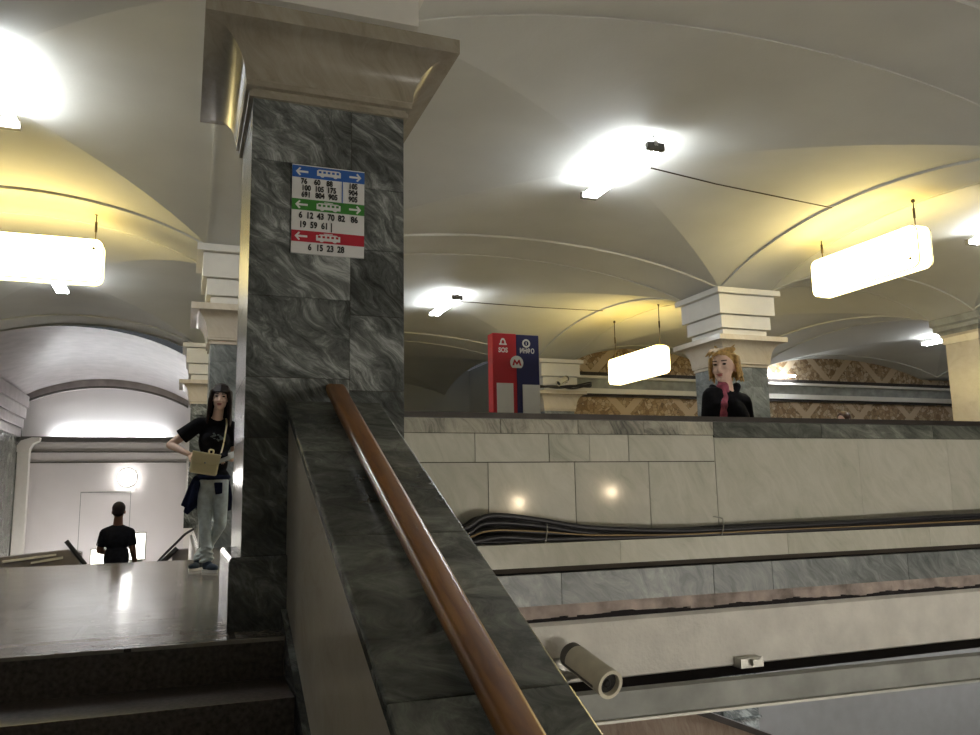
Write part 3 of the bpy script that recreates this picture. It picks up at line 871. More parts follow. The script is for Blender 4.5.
lightbox((9.36, 15.6, 2.70), 1, 2.15, 0.60, 'small looking lit hanging box left of the column behind the blonde woman', lambda s: 3.90)
lightbox((-2.14, 12.0, 3.19), 0, 2.05, 0.60, 'lit hanging box at the left edge', lambda s: 3.90)
# thin wires on the vault
for pts, l in (([(5.3, 8.3, 3.93), (6.4, 8.5, 3.93), (8.5, 8.70, 3.90)], 'thin wire from the big ceiling light to the right arch'),
               ([(5.3, 15.75, 3.93), (7, 15.8, 3.93), (8.55, 15.6, 3.9)], 'thin wire from the farther ceiling light to the arch over the small lightbox')):
    bm = NB(); tube(bm, pts, 0.009, 6)
    tag(obj('wire', bm, M['chain']), l, 'wire')

# ------------------------------------------------------------------ text helper
def text_mesh(s, size, extr=0.0015, bold=0.0, width=1.0):
    cu = bpy.data.curves.new('t', 'FONT'); cu.body = s; cu.size = size; cu.extrude = extr; cu.offset = bold; cu.align_x = 'CENTER'; cu.align_y = 'CENTER'
    cu.resolution_u = 3
    o = bpy.data.objects.new('t', cu); COL.objects.link(o)
    dg = bpy.context.evaluated_depsgraph_get(); dg.update()
    me = bpy.data.meshes.new_from_object(o.evaluated_get(dg))
    bpy.data.objects.remove(o)
    me.transform(Matrix.Diagonal((width, 1, 1, 1)))
    return me
def place_flat(items, y):
    """text meshes/polygons given in (x, z) join into one mesh standing at depth y facing -Y"""
    bm = NB()
    for it in items:
        if it[0] == 'T':
            _, s, size, x, z, bold, wd = it
            me = text_mesh(s, size, 0.001, bold, wd)
            me.transform(Matrix.Translation((x, y, z)) @ Matrix.Rotation(PI / 2, 4, 'X'))
            bm.from_mesh(me); bpy.data.meshes.remove(me)
        else:
            _, pts = it
            prism(bm, pts, 1, y - 0.001, y + 0.001)
    return bm

# transport sign
SX0, SX1, SZ1, SZ0 = 0.507, 0.908, 1.812, 1.305
SW, SH = SX1 - SX0, SZ1 - SZ0
def sp(u, v): return (SX0 + u * SW, SZ1 - v * SH)
ty = 4.40
t = thing('transport_sign', 'white sign with blue, green and red bands listing route numbers on the front column', 'sign', (0.707, 4.4, 1.56))
bm = NB(); box(bm, SX0, SX1, ty - 0.012, ty - 0.001, SZ0, SZ1)
obj('panel', bm, M['sign_white'], t)
for v0, v1, mk, nm in ((0.012, 0.145, 'sign_blue', 'blue_band'), (0.39, 0.515, 'sign_green', 'green_band'), (0.745, 0.87, 'sign_red', 'red_band')):
    a, b = sp(0, v1), sp(1, v0)
    bm = NB(); box(bm, a[0], b[0], ty - 0.0135, ty - 0.0118, a[1], b[1])
    obj(nm, bm, M[mk], t)
def arrow(u, v, s):
    P = [(-0.085, 0), (-0.03, -0.048), (-0.012, -0.036), (-0.042, -0.011), (0.085, -0.011), (0.085, 0.011), (-0.042, 0.011), (-0.012, 0.036), (-0.03, 0.048)]
    return ('P', [sp(u + s * a, v + b) for a, b in P])
for u, v, q in ((0.13, 0.08, 1), (0.87, 0.08, -1), (0.13, 0.455, 1), (0.87, 0.455, -1), (0.13, 0.81, 1)):
    obj('arrow', place_flat([arrow(u, v, q)], ty - 0.0145), M['sign_white'], t)
def rectp(u0, u1, v0, v1): return ('P', [sp(u0, v0), sp(u1, v0), sp(u1, v1), sp(u0, v1)])
def bus(u, v, round_, pole=False):
    w_, h_ = 0.165, 0.036
    o = []
    o.append(('P', [sp(u + a, v + b) for a, b in [(-w_, h_), (-w_, 0.004), (w_, 0.004), (w_, h_)]]))
    o.append(('P', [sp(u + a, v + b) for a, b in [(-w_ + round_ * 0.5, -h_ + 0.014), (-w_ + round_, -h_), (w_ - round_, -h_), (w_ - round_ * 0.5, -h_ + 0.014)]]))
    for k in range(6):
        uu = u - w_ + 0.012 + k * (2 * w_ - 0.024) / 5
        o.append(rectp(uu - 0.012, uu + 0.012, v - h_ + 0.01, v + 0.006))
    for k in (-1, 1):
        o.append(('P', [sp(u + k * 0.09 + 0.028 * math.cos(a), v + h_ - 0.002 + 0.016 * math.sin(a)) for a in (PI * q / 6 for q in range(7))]))
    if pole: o += [rectp(u - 0.06, u + 0.06, v - h_ - 0.012, v - h_ - 0.005), rectp(u - 0.01, u + 0.01, v - h_ - 0.008, v - h_ + 0.003)]
    return o
obj('bus_pictogram', place_flat(bus(0.5, 0.073, 0.02), ty - 0.0145), M['sign_white'], t)
obj('trolleybus_pictogram', place_flat(bus(0.5, 0.455, 0.03, True), ty - 0.0145), M['sign_white'], t)
obj('tram_pictogram', place_flat(bus(0.5, 0.81, 0.05, True), ty - 0.0145), M['sign_white'], t)
def row(vals, us, v, size=0.043):
    for n_, u in zip(vals, us):
        obj('route_number', place_flat([('T', n_, size, *sp(u, v), 0.0017, 0.80)], ty - 0.0145), M['sign_black'], t)
row(['76', '60', '88'], [0.16, 0.34, 0.51], 0.19); row(['100', '105', '175'], [0.19, 0.37, 0.54], 0.265); row(['691', '804', '905'], [0.19, 0.38, 0.56], 0.34)
row(['105'], [0.84], 0.19); row(['904'], [0.84], 0.265); row(['905'], [0.84], 0.34)
row(['6', '12', '43', '70', '82', '86'], [0.12, 0.245, 0.39, 0.535, 0.68, 0.86], 0.575, 0.049); row(['19', '59', '61'], [0.15, 0.30, 0.45], 0.68, 0.049)
row(['6', '15', '23', '28'], [0.25, 0.385, 0.53, 0.675], 0.93, 0.049)
obj('divider', place_flat([rectp(0.535, 0.55, 0.635, 0.74)], ty - 0.0145), M['sign_black'], t)
obj('divider', place_flat([rectp(0.683, 0.695, 0.145, 0.39)], ty - 0.0145), M['sign_blue'], t)

# ------------------------------------------------------------------ help point behind the parapet
t = thing('help_point', 'tall red and blue information and emergency call stand behind the parapet', 'help point', (3.28, 8.1, FZ))
HX0, HX1, HZ = 3.04, 3.58, 1.68
HM = 3.315
bm = NB(); box(bm, HX0, HM, 8.0, 8.15, FZ, HZ)
obj('red_half', bm, M['sos_red'], t, bevel=0.008)
bm = NB(); box(bm, HM, HX1, 8.0, 8.15, FZ, HZ - 0.005)
obj('blue_half', bm, M['sos_blue'], t, bevel=0.008)
bm = NB(); box(bm, HX0 + 0.04, HX0 + 0.225, 7.985, 8.0, 0.60, 1.14)
for k in range(9): box(bm, HX0 + 0.055 + k * 0.019, HX0 + 0.058 + k * 0.019, 7.983, 7.986, 0.62, 1.12)
obj('call_panel', bm, M['sos_white'], t)
bm = NB(); box(bm, HX1 - 0.205, HX1 - 0.006, 7.985, 8.0, 0.60, 1.13)
obj('info_panel', bm, M['sos_white'], t)
yy = 7.997
circ = lambda cx, cz, r, n=28, a0=0, a1=2 * PI: [(cx + r * math.cos(a0 + (a1 - a0) * k / n), cz + r * math.sin(a0 + (a1 - a0) * k / n)) for k in range(n)]
def ringp(cx, cz, r0, r1, n=24):
    out = []
    for k in range(n):
        a, b = 2 * PI * k / n, 2 * PI * (k + 1) / n
        out.append(('P', [(cx + r0 * math.cos(a), cz + r0 * math.sin(a)), (cx + r1 * math.cos(a), cz + r1 * math.sin(a)), (cx + r1 * math.cos(b), cz + r1 * math.sin(b)), (cx + r0 * math.cos(b), cz + r0 * math.sin(b))]))
    return out
bx, bz, k_ = HX0 + 0.12, 1.585, 0.58
def bp(a, b): return (bx + a * k_, bz + b * k_)
bell = [[(-0.075, -0.055), (0.075, -0.055), (0.075, -0.03), (-0.075, -0.03)], [(-0.06, -0.031), (-0.03, -0.031), (-0.025, 0.02), (-0.05, 0.02)],
        [(0.06, -0.031), (0.03, -0.031), (0.025, 0.02), (0.05, 0.02)],
        [(-0.05, 0.02), (-0.026, 0.018), (0, 0.04), (0.026, 0.018), (0.05, 0.02), (0.03, 0.06), (0, 0.075), (-0.03, 0.06)]]
obj('bell_symbol', place_flat([('P', [bp(*q) for q in pl_]) for pl_ in bell], yy), M['sos_white'], t)
ix = HM + 0.115
bm = NB()
n = 24
ring_loft(bm, [[(ix + r_ * math.cos(2 * PI * k / n), y_, 1.58 + r_ * math.sin(2 * PI * k / n)) for k in range(n)] for r_, y_ in ((0.028, yy + 0.001), (0.028, yy - 0.001), (0.047, yy - 0.001), (0.047, yy + 0.001))], cap=False)
im = bpy.data.meshes.new('tmp'); ib = place_flat([('T', 'i', 0.055, ix, 1.58, 0.002, 1.0)], yy); ib.to_mesh(im); ib.free(); bm.from_mesh(im); bpy.data.meshes.remove(im)
obj('info_symbol', bm, M['sos_white'], t)
obj('lettering', place_flat([('T', 'SOS', 0.072, bx, 1.495, 0.0025, 0.85)], yy), M['sos_white'], t)
obj('lettering', place_flat([('T', 'ИНФО', 0.072, ix + 0.008, 1.495, 0.0025, 0.78)], yy), M['sos_white'], t)
mc = (HM, 1.365)
logo = [(mc[0] + 0.076 * math.cos(a), mc[1] + 0.076 * math.sin(a)) for a in (math.radians(-48 + k * 276 / 30) for k in range(31))]
obj('emblem_disc', place_flat([('P', logo)], yy), M['sos_white'], t)
mw, mh = 0.052, 0.032
Mp = [(-1, -1), (-0.62, -1), (-0.45, 0.05), (0, -0.85), (0.45, 0.05), (0.62, -1), (1, -1), (0.62, 1), (0.42, 1), (0, 0.05), (-0.42, 1), (-0.62, 1)]
obj('letter_emblem', place_flat([('P', [(mc[0] + a * mw, mc[1] + 0.002 + b * mh) for a, b in Mp])], yy - 0.003), M['sos_red'], t, label='red letter M on a white disc')

# ------------------------------------------------------------------ surveillance cameras
def cctv(front, back, r, label, wall):
    front, back = Vector(front), Vector(back)
    t = thing('security_camera', label, 'camera', wall)
    d, a, b = frame_of(front - back)
    bm = NB()
    n = 24
    def ringat(p, r): return [p + r * (math.cos(q) * a + math.sin(q) * b) for q in (2 * PI * k / n for k in range(n))]
    L = (front - back).length
    ring_loft(bm, [ringat(back, r * 0.2), ringat(back + d * 0.01, r * 0.8), ringat(back + d * 0.03, r), ringat(back + d * L * 0.22, r)])
    obj('rear_cap', bm, M['fixture_dark'], t, autosmooth=0.6)
    bm = NB()
    ring_loft(bm, [ringat(back + d * L * 0.2, r * 1.03), ringat(front - d * 0.05, r * 1.03)])
    obj('housing', bm, M['cam_cream'], t, autosmooth=0.6)
    bm = NB()
    ring_loft(bm, [ringat(front - d * 0.06, r * 1.06), ringat(front, r * 1.06), ringat(front, r * 0.8), ringat(front - d * 0.06, r * 0.78)], cap=False)
    obj('visor', bm, M['cam_cream'], t, autosmooth=0.6)
    bm = NB(); ring_loft(bm, [ringat(front - d * 0.07, r * 0.8), ringat(front - d * 0.035, r * 0.79)])
    ball(bm, front - d * 0.04 - b * r * 0.1, r * 0.35)
    obj('lens', bm, M['cam_dark'], t)
    bm = NB()
    p = back + d * L * 0.3 + b * (-r)
    m_ = p + (Vector(wall) - p) * 0.5 - Vector((0, 0, r * 0.3))
    tube(bm, [p, m_, Vector(wall)], r * 0.28, 10)
    ball(bm, m_, r * 0.42)
    obj('arm', bm, M['metal'], t, smooth=True)
    bm = NB(); w_ = Vector(wall); box(bm, w_.x - r * 0.8, w_.x + r * 0.8, w_.y - 0.015, w_.y, w_.z - r * 0.9, w_.z + r * 0.9)
    obj('wall_plate', bm, M['metal'], t)
    bm = NB()
    obox(bm, (front + back) / 2 - b * r * 0.35 + a * 0, d * L * 0.36, a * r * 1.045, b * 0.006)
    obj('seam', bm, M['fixture_dark'], t)
    return t
cctv((2.295, 4.27, -1.083), (2.238, 4.69, -0.975), 0.078, 'cream cylindrical security camera on the plaster below the parapet', (2.19, 4.79, -1.09))
cctv((8.95, 18.85, 2.72), (9.30, 19.02, 2.90), 0.075, 'small security camera on the column behind the help point', (9.32, 19.2, 2.86))
# cables on that column's capital
rc = random.Random(5)
for k in range(4):
    bm = NB()
    tube(bm, spline([(8.4 + rc.uniform(-.1, .1), 18.95, 2.62 + 0.02 * k), (8.9, 18.93 - 0.02 * k, 2.62 + rc.uniform(-.03, .05)), (9.4, 18.93, 2.66 + rc.uniform(-.05, .04)), (9.9, 18.95, 2.72 + rc.uniform(-.06, .08)), (10.05, 19.2, 2.8)], 6), 0.022, 6)
    tag(obj('cable', bm, M['cable'], smooth=True), 'black cable loosely laid over the capital behind the help point', 'cable', 'cables on the capital behind the help point')

# ------------------------------------------------------------------ people
def head(bm, hc, f, s=1.0, up=Vector((0, 0, 1))):
    """skull, jaw, nose, ears; f is the facing direction"""
    hc, f = Vector(hc), Vector(f).normalized()
    side = f.cross(up).normalized(); up = side.cross(f).normalized()
    rot = Matrix((side, f, up)).transposed()
    P = lambda a, b, c: hc + s * (a * side + b * f + c * up)
    ball(bm, P(0, -0.01, 0.025), (0.074 * s, 0.094 * s, 0.092 * s), 3, rot)
    ball(bm, P(0, 0.022, -0.04), (0.058 * s, 0.070 * s, 0.075 * s), 3, rot)
    ball(bm, P(0, 0.062, -0.095), (0.026 * s, 0.022 * s, 0.02 * s), 2, rot)
    cone(bm, P(0, 0.088, 0.005), 0.009 * s, P(0, 0.106, -0.033), 0.0135 * s)
    for k in (-1, 1):
        ball(bm, P(k * 0.077, -0.012, -0.015), (0.010 * s, 0.020 * s, 0.032 * s), 2, rot)
        ball(bm, P(k * 0.012, 0.098, -0.036), 0.009 * s)
        ball(bm, P(k * 0.035, 0.068, -0.035), (0.022 * s, 0.02 * s, 0.02 * s), 2, rot)
    ball(bm, P(0, 0.083, -0.064), (0.022 * s, 0.012 * s, 0.012 * s), 2, rot)
    return P, rot
def face_parts(P, rot, s, parent, hairmat):
    for k in (-1, 1):
        bm = NB(); ball(bm, P(k * 0.032, 0.081, 0.008), (0.014 * s, 0.008 * s, 0.0075 * s), 2, rot)
        obj('eye', bm, M['eye'], parent, smooth=True)
        bm = NB(); cone(bm, P(k * 0.018, 0.091, 0.030), 0.0045 * s, P(k * 0.048, 0.080, 0.032), 0.0035 * s, 8)
        obj('eyebrow', bm, hairmat, parent, smooth=True)
    bm = NB(); ball(bm, P(0, 0.092, -0.061), (0.024 * s, 0.007 * s, 0.0055 * s), 2, rot); ball(bm, P(0, 0.090, -0.070), (0.020 * s, 0.007 * s, 0.0065 * s), 2, rot)
    obj('mouth', bm, M['lip'], parent, smooth=True)
def hand(bm, wr, d, pn, curl=0.5, s=1.0, thumb=1):
    """palm, four fingers of unequal length bending toward -pn, thumb off the side; d = direction of the fingers"""
    wr = Vector(wr); d = Vector(d).normalized(); pn = (Vector(pn) - d * d.dot(Vector(pn))).normalized(); t = d.cross(pn).normalized() * thumb
    rot = Matrix((t, d, pn)).transposed()
    ball(bm, wr + d * 0.045 * s, (0.038 * s, 0.052 * s, 0.015 * s), 2, rot)
    for k, (off, ln) in enumerate(((0.029, 0.072), (0.010, 0.080), (-0.010, 0.075), (-0.028, 0.058))):
        p = wr + d * 0.082 * s + t * off * s
        ang = 0.0
        for q, fr in enumerate((0.45, 0.32, 0.23)):
            ang += curl * (0.5 + 0.3 * q)
            dd = d * math.cos(ang) - pn * math.sin(ang)
            p2 = p + dd * ln * fr * s
            cone(bm, p, (0.0092 - 0.001 * q) * s, p2, (0.0085 - 0.001 * q) * s, 8); p = p2
    p = wr + d * 0.02 * s + t * 0.03 * s
    p1 = p + (d * 0.6 + t * 0.8 - pn * 0.3 * curl).normalized() * 0.038 * s
    p2 = p1 + (d * 0.9 + t * 0.25 - pn * 0.7 * curl).normalized() * 0.03 * s
    cone(bm, p, 0.012 * s, p1, 0.0105 * s, 8); cone(bm, p1, 0.0105 * s, p2, 0.009 * s, 8)
def V(*a): return Vector(a)

# --- woman with bag, leaning beside the column
W = thing('person', 'dark haired woman in black t-shirt and pale jeans standing, hand on hip', 'person', (0.24, 7.97, FZ))
hc = V(0.306, 7.93, 0.905); fdir = V(-0.10, -1, 0.0)
upv = V(0.06, 0, 1)
shR, shL = V(0.132, 7.97, 0.668), V(0.412, 7.99, 0.640)
elR, wrR = V(-0.115, 8.02, 0.475), V(0.045, 7.84, 0.385)
elL, wrL = V(0.462, 8.03, 0.37), V(0.415, 7.83, 0.335)
pel = V(0.262, 7.98, 0.13); wst = V(0.268, 7.98, 0.31); chest = V(0.272, 7.98, 0.50)
hpR, hpL = V(0.195, 7.98, 0.09), V(0.325, 7.98, 0.09)
knR, knL = V(0.205, 7.92, -0.245), V(0.342, 7.92, -0.245)
anR, anL = V(0.235, 7.90, -0.575), V(0.170, 8.16, -0.575)
bm = NB()
P, rot = head(bm, hc, fdir, 1.0, upv)
cone(bm, hc + V(-0.01, 0.02, -0.09), 0.047, V(0.282, 7.98, 0.70), 0.05)
ball(bm, chest, (0.13, 0.085, 0.17), 3); ball(bm, wst, (0.105, 0.075, 0.13), 3); ball(bm, pel, (0.135, 0.09, 0.12), 3)
limb(bm, [(V(0.275, 7.98, 0.688), 0.05), (shR, 0.047), (elR, 0.036), (wrR, 0.024)])
limb(bm, [(V(0.275, 7.98, 0.688), 0.05), (shL, 0.047), (elL, 0.036), (wrL, 0.024)])
hand(bm, wrR, V(1, -0.25, -0.35), V(0.1, -0.8, 0.5), 0.6, 0.95, 1)
hand(bm, wrL, V(-0.8, -0.6, 0.05), V(0.2, 0.4, 0.9), 0.9, 0.95, -1)
limb(bm, [(hpR, 0.07), (knR, 0.045), (anR, 0.034)])
limb(bm, [(hpL, 0.07), (knL, 0.045), (anL, 0.034)])
fuse('body', bm, M['skin'], W, 0.006, 3)
face_parts(P, rot, 1.0, W, M['hair_dark'])
# hair: crown, fringe strands, long sides
bm = NB()
ball(bm, P(0, -0.020, 0.052), (0.086, 0.098, 0.092), 3, rot)
for k in range(9):
    a = -0.062 + k * 0.0155
    cone(bm, P(a * 0.8, 0.048 - abs(a) * 0.35, 0.108), 0.014, P(a * 1.12, 0.090 - abs(a) * 0.55, 0.050), 0.0080, 8)
for s in (-1, 1):
    for q in range(6):
        b = 0.045 - q * 0.026
        x = s * (0.070 + 0.012 * math.sin(q * 0.6))
        pts = [(P(x, b, 0.06), 0.02), (P(s * 0.087, b * 0.9, -0.03), 0.02), (P(s * 0.090, b * 0.8 - 0.005, -0.13), 0.019), (P(s * (0.096 + 0.004 * q), b * 0.7 + 0.0, -0.235 - 0.01 * (q % 3)), 0.010)]
        limb(bm, pts)
for q in range(5):
    x = -0.06 + 0.03 * q
    limb(bm, [(P(x, -0.095, 0.03), 0.03), (P(x, -0.10, -0.10), 0.028), (P(x, -0.085, -0.24), 0.014)])
fuse('hair', bm, M['hair_dark'], W, 0.006, 2)
# t-shirt
bm = NB()
ball(bm, chest + V(0, 0, 0.01), (0.148, 0.104, 0.175), 3); ball(bm, wst, (0.124, 0.095, 0.15), 3); ball(bm, pel + V(0, 0, 0.06), (0.145, 0.105, 0.09), 3)
for s in (-1, 1): ball(bm, chest + V(s * 0.062, -0.068, 0.02), (0.060, 0.05, 0.062), 3)
for sh, el in ((shR, elR), (shL, elL)):
    cone(bm, V(0.277, 7.985, 0.672), 0.06, sh, 0.062)
    e = sh + (el - sh) * 0.62
    flatcone(bm, sh, 0.066, e, 0.073)
fuse('tshirt', bm, M['black_cloth'], W, 0.007, 3)
# grey print on the chest: irregular smudges lying on the cloth
bm = NB()
rc = random.Random(2)
for k in range(16):
    a = rc.uniform(0, 2 * PI); rr_ = rc.uniform(0.3, 1)
    x = 0.292 + 0.055 * rr_ * math.cos(a); z = 0.545 + 0.042 * rr_ * math.sin(a)
    ball(bm, (x, 7.98 - 0.119 + 0.9 * (x - 0.272) ** 2, z), (rc.uniform(.006, .016), 0.006, rc.uniform(.004, .010)), 2)
obj('shirt_print', bm, M['print_grey'], W, smooth=True, label='pale grey print on the shirt')
# jeans with bunched hems
bm = NB()
ball(bm, pel + V(0, 0, -0.01), (0.145, 0.100, 0.12), 3)
limb(bm, [(hpR, 0.080), (hpR + (knR - hpR) * 0.5, 0.068), (knR, 0.052), (knR + (anR - knR) * 0.6, 0.048), (anR + V(0, 0, 0.03), 0.052)])
limb(bm, [(hpL, 0.080), (hpL + (knL - hpL) * 0.5, 0.068), (knL, 0.052), (knL + (anL - knL) * 0.6, 0.046), (anL + V(0, 0, 0.03), 0.048)])
for (kn, an) in ((knR, anR), (knL, anL)):
    for q in range(6):
        f = 0.60 + q * 0.065
        c = kn + (an - kn) * f
        ball(bm, c + V(0.012 * (-1) ** q, -0.006, 0), (0.053 + 0.002 * q, 0.053, 0.015), 2, Matrix.Rotation(0.35 * (-1) ** q, 3, 'Y'))
fuse('jeans', bm, M['denim'], W, 0.007, 2)
# shoes
def shoe(an, d, parent, s=1.0, zf=FZ):
    d = Vector(d).normalized(); side = V(d.y, -d.x, 0)
    rot = Matrix((side, d, V(0, 0, 1))).transposed()
    c = V(an.x, an.y, zf)
    bm = NB()
    ball(bm, c + d * 0.01 + V(0, 0, 0.055), (0.042 * s, 0.065 * s, 0.052), 2, rot)
    ball(bm, c + d * 0.10 + V(0, 0, 0.042), (0.043 * s, 0.085 * s, 0.034), 2, rot)
    sh_ = fuse('shoe', bm, M['shoe'], parent, 0.007, 2)
    bm = NB()
    out = []
    for k in range(20):
        a = 2 * PI * k / 20
        y = 0.125 * math.sin(a) + 0.062; x = 0.045 * math.cos(a) * (1 - 0.15 * math.sin(a))
        out.append(c + side * x * s + d * y * s)
    ring_loft(bm, [[p + V(0, 0, 0.002) for p in out], [p + V(0, 0, 0.024) for p in out]])
    obj('sole', bm, M['rubber_white'], sh_)
shoe(anR, V(0.42, -0.9, 0), W); shoe(anL, V(-0.42, -0.9, 0), W)
# dark jacket tied round the waist
bm = NB()
ball(bm, pel + V(0, 0.012, 0.05), (0.160, 0.125, 0.05), 3)
prism(bm, [(0.20, 0.17), (0.10, 0.19), (0.055, 0.10), (0.02, 0.0), (-0.005, -0.07), (0.03, -0.085), (0.02, -0.13), (0.055, -0.155), (0.11, -0.105), (0.155, -0.06), (0.205, 0.04)], 1, 7.93, 8.02)
prism(bm, [(0.20, 0.15), (0.09, 0.16), (0.05, 0.02), (0.045, -0.06), (0.10, -0.08), (0.19, 0.0)], 1, 7.99, 8.09)
limb(bm, [(V(0.17, 8.05, 0.10), 0.06), (V(0.16, 8.10, -0.05), 0.06)])
limb(bm, [(V(0.13, 7.925, 0.12), 0.03), (V(0.10, 7.92, 0.0), 0.032), (V(0.07, 7.93, -0.09), 0.02)])
prism(bm, [(0.27, 0.13), (0.345, 0.13), (0.345, 0.03), (0.285, 0.02)], 1, 7.865, 7.91)
prism(bm, [(0.34, 0.15), (0.415, 0.14), (0.44, 0.0), (0.435, -0.12), (0.40, -0.13), (0.37, 0.0)], 1, 7.97, 8.07)
fuse('jacket', bm, M['navy_cloth'], W, 0.007, 3, label='dark navy jacket tied around the waist')
# the bag she holds
BG = thing('handbag', 'cream leather shoulder bag held in front by the dark haired woman', 'bag', (0.2, 7.75, 0.30))
bm = NB()
cB = V(0.185, 7.755, 0.305); ax = V(0.985, 0, -0.16).normalized(); up_ = V(0.16, -0.05, 0.98).normalized(); ay = up_.cross(ax)
obox(bm, cB - up_ * 0.02, ax * 0.118, ay * 0.038, up_ * 0.085)
obj('pouch', bm, M['bag_cream'], BG, bevel=0.018)
bm = NB()
def bq(a, b, c): return cB + ax * a - ay * c * (-1 if ay.y > 0 else 1) * -1 * -1 + up_ * b
yd = V(0, -1, 0)
pl = [(-0.122, 0.075), (0.122, 0.075), (0.118, -0.005), (0.06, -0.02), (-0.06, -0.02), (-0.118, -0.005)]
ring_loft(bm, [[cB + ax * a + up_ * b + yd * 0.040 for a, b in pl], [cB + ax * a + up_ * b + yd * 0.052 for a, b in pl]])
obox(bm, cB + up_ * 0.078 + yd * 0.005, ax * 0.122, V(0, 0.047, 0), up_ * 0.008)
obj('flap', bm, M['bag_cream'], BG, bevel=0.004)
bm = NB(); tube(bm, spline([cB + up_ * 0.08 + ax * 0.02, cB + up_ * 0.115 + ax * 0.015, cB + up_ * 0.115 + ax * 0.05, cB + up_ * 0.08 + ax * 0.05], 5), 0.008, 8)
obj('grab_loop', bm, M['bag_cream'], BG, smooth=True)
bm = NB(); ball(bm, cB + yd * 0.055 - up_ * 0.005, 0.009)
obj('clasp', bm, M['metal'], BG, smooth=True)
bm = NB(); pts = spline([cB + ax * 0.115 + up_ * 0.07, V(0.337, 7.83, 0.46), V(0.355, 7.855, 0.58), V(0.366, 7.90, 0.665), V(0.36, 7.985, 0.715), V(0.34, 8.08, 0.60)], 6)
tube(bm, pts, 0.0075, 6)
obj('strap', bm, M['bag_cream'], BG, smooth=True)
bm = NB(); obox(bm, V(0.352, 7.735, 0.345), V(0.075, 0, 0.028), V(0, 0.02, 0.03).normalized() * 0.036, V(0, 0.006, -0.004))
ph = obj('phone', bm, M['sos_white']); tag(ph, 'white phone in the hand of the dark haired woman', 'phone')
bm = NB(); obox(bm, V(0.336, 7.727, 0.370), V(0.04, 0, 0.018), V(0, 0.02, 0.03).normalized() * 0.026, V(0, 0.004, -0.003))
tag(obj('wallet', bm, M['black_cloth']), 'small dark wallet held with the white phone above the cream bag', 'wallet')

# --- man going down the stairs, seen from behind
mz = FZ - 0.19 * 7
Mn = thing('person', 'man in dark short sleeved shirt seen from behind going down the far stairs', 'person', (-0.78, 12.2, mz))
hc = V(-0.782, 12.17, -0.165); fd = V(0.05, 1, -0.1)
shA, shB = V(-0.945, 12.2, -0.445), V(-0.63, 12.2, -0.45)
elA, elB = V(-0.995, 12.24, -0.68), V(-0.59, 12.2, -0.68)
wrA, wrB = V(-0.93, 12.42, -0.72), V(-0.56, 12.33, -0.86)
bm = NB()
P, rot = head(bm, hc, fd, 1.02)
cone(bm, hc + V(0, 0, -0.09), 0.055, V(-0.785, 12.2, -0.33), 0.062)
ball(bm, V(-0.785, 12.2, -0.52), (0.165, 0.10, 0.19), 3); ball(bm, V(-0.785, 12.2, -0.78), (0.14, 0.095, 0.16), 3); ball(bm, V(-0.785, 12.2, -0.95), (0.15, 0.1, 0.13), 3)
for a, e, w_, th in ((shA, elA, wrA, 1), (shB, elB, wrB, -1)):
    limb(bm, [(V(-0.785, 12.2, -0.385), 0.06), (a, 0.055), (e, 0.043), (w_, 0.03)])
    hand(bm, w_, (w_ - e) + V(0, 0, -0.05), V(0.3 * th, 0, 1), 0.7, 1.0, th)
for s in (-1, 1):
    limb(bm, [(V(-0.785 + s * 0.085, 12.2, -1.0), 0.08), (V(-0.785 + s * 0.1, 12.25, -1.45), 0.052), (V(-0.785 + s * 0.1, 12.15 + 0.05 * s, -1.90), 0.04)])
fuse('body', bm, M['skin_dark'], Mn, 0.008, 3)
bm = NB(); ball(bm, P(0, -0.02, 0.035), (0.084, 0.098, 0.092), 3, rot); ball(bm, P(0, -0.05, -0.02), (0.076, 0.06, 0.06), 3, rot)
fuse('hair', bm, M['hair_dark'], Mn, 0.008, 2)
bm = NB()
ball(bm, V(-0.785, 12.2, -0.52), (0.172, 0.115, 0.19), 3); ball(bm, V(-0.785, 12.2, -0.78), (0.16, 0.115, 0.20), 3); ball(bm, V(-0.785, 12.2, -0.90), (0.16, 0.118, 0.10), 3)
for a, e in ((shA, elA), (shB, elB)):
    cone(bm, V(-0.785, 12.2, -0.385), 0.062, a, 0.060); flatcone(bm, a, 0.062, a + (e - a) * 0.75, 0.062)
fuse('shirt', bm, M['black_cloth'], Mn, 0.008, 3)
bm = NB()
ball(bm, V(-0.785, 12.2, -0.98), (0.165, 0.115, 0.13), 3)
for s in (-1, 1):
    limb(bm, [(V(-0.785 + s * 0.085, 12.2, -1.02), 0.095), (V(-0.785 + s * 0.1, 12.25, -1.45), 0.072), (V(-0.785 + s * 0.1, 12.15 + 0.05 * s, -1.90), 0.06)])
fuse('trousers', bm, M['dark_denim'], Mn, 0.008, 3)
for s in (-1, 1): shoe(V(-0.785 + s * 0.1, 12.15 + 0.05 * s, 0), V(0, 1, 0), Mn, 1.0, mz)
bm = NB(); obox(bm, V(-0.555, 12.38, -1.03), V(0.055, 0, 0), V(0, 0.13, 0), V(0, 0, 0.13)); tube(bm, spline([(-0.555, 12.30, -0.90), (-0.555, 12.32, -0.85), (-0.555, 12.42, -0.85), (-0.555, 12.44, -0.90)], 4), 0.008, 6)
tag(obj('carry_bag', bm, M['escalator_grey'], bevel=0.015), 'grey bag carried by the man on the far stairs', 'bag')

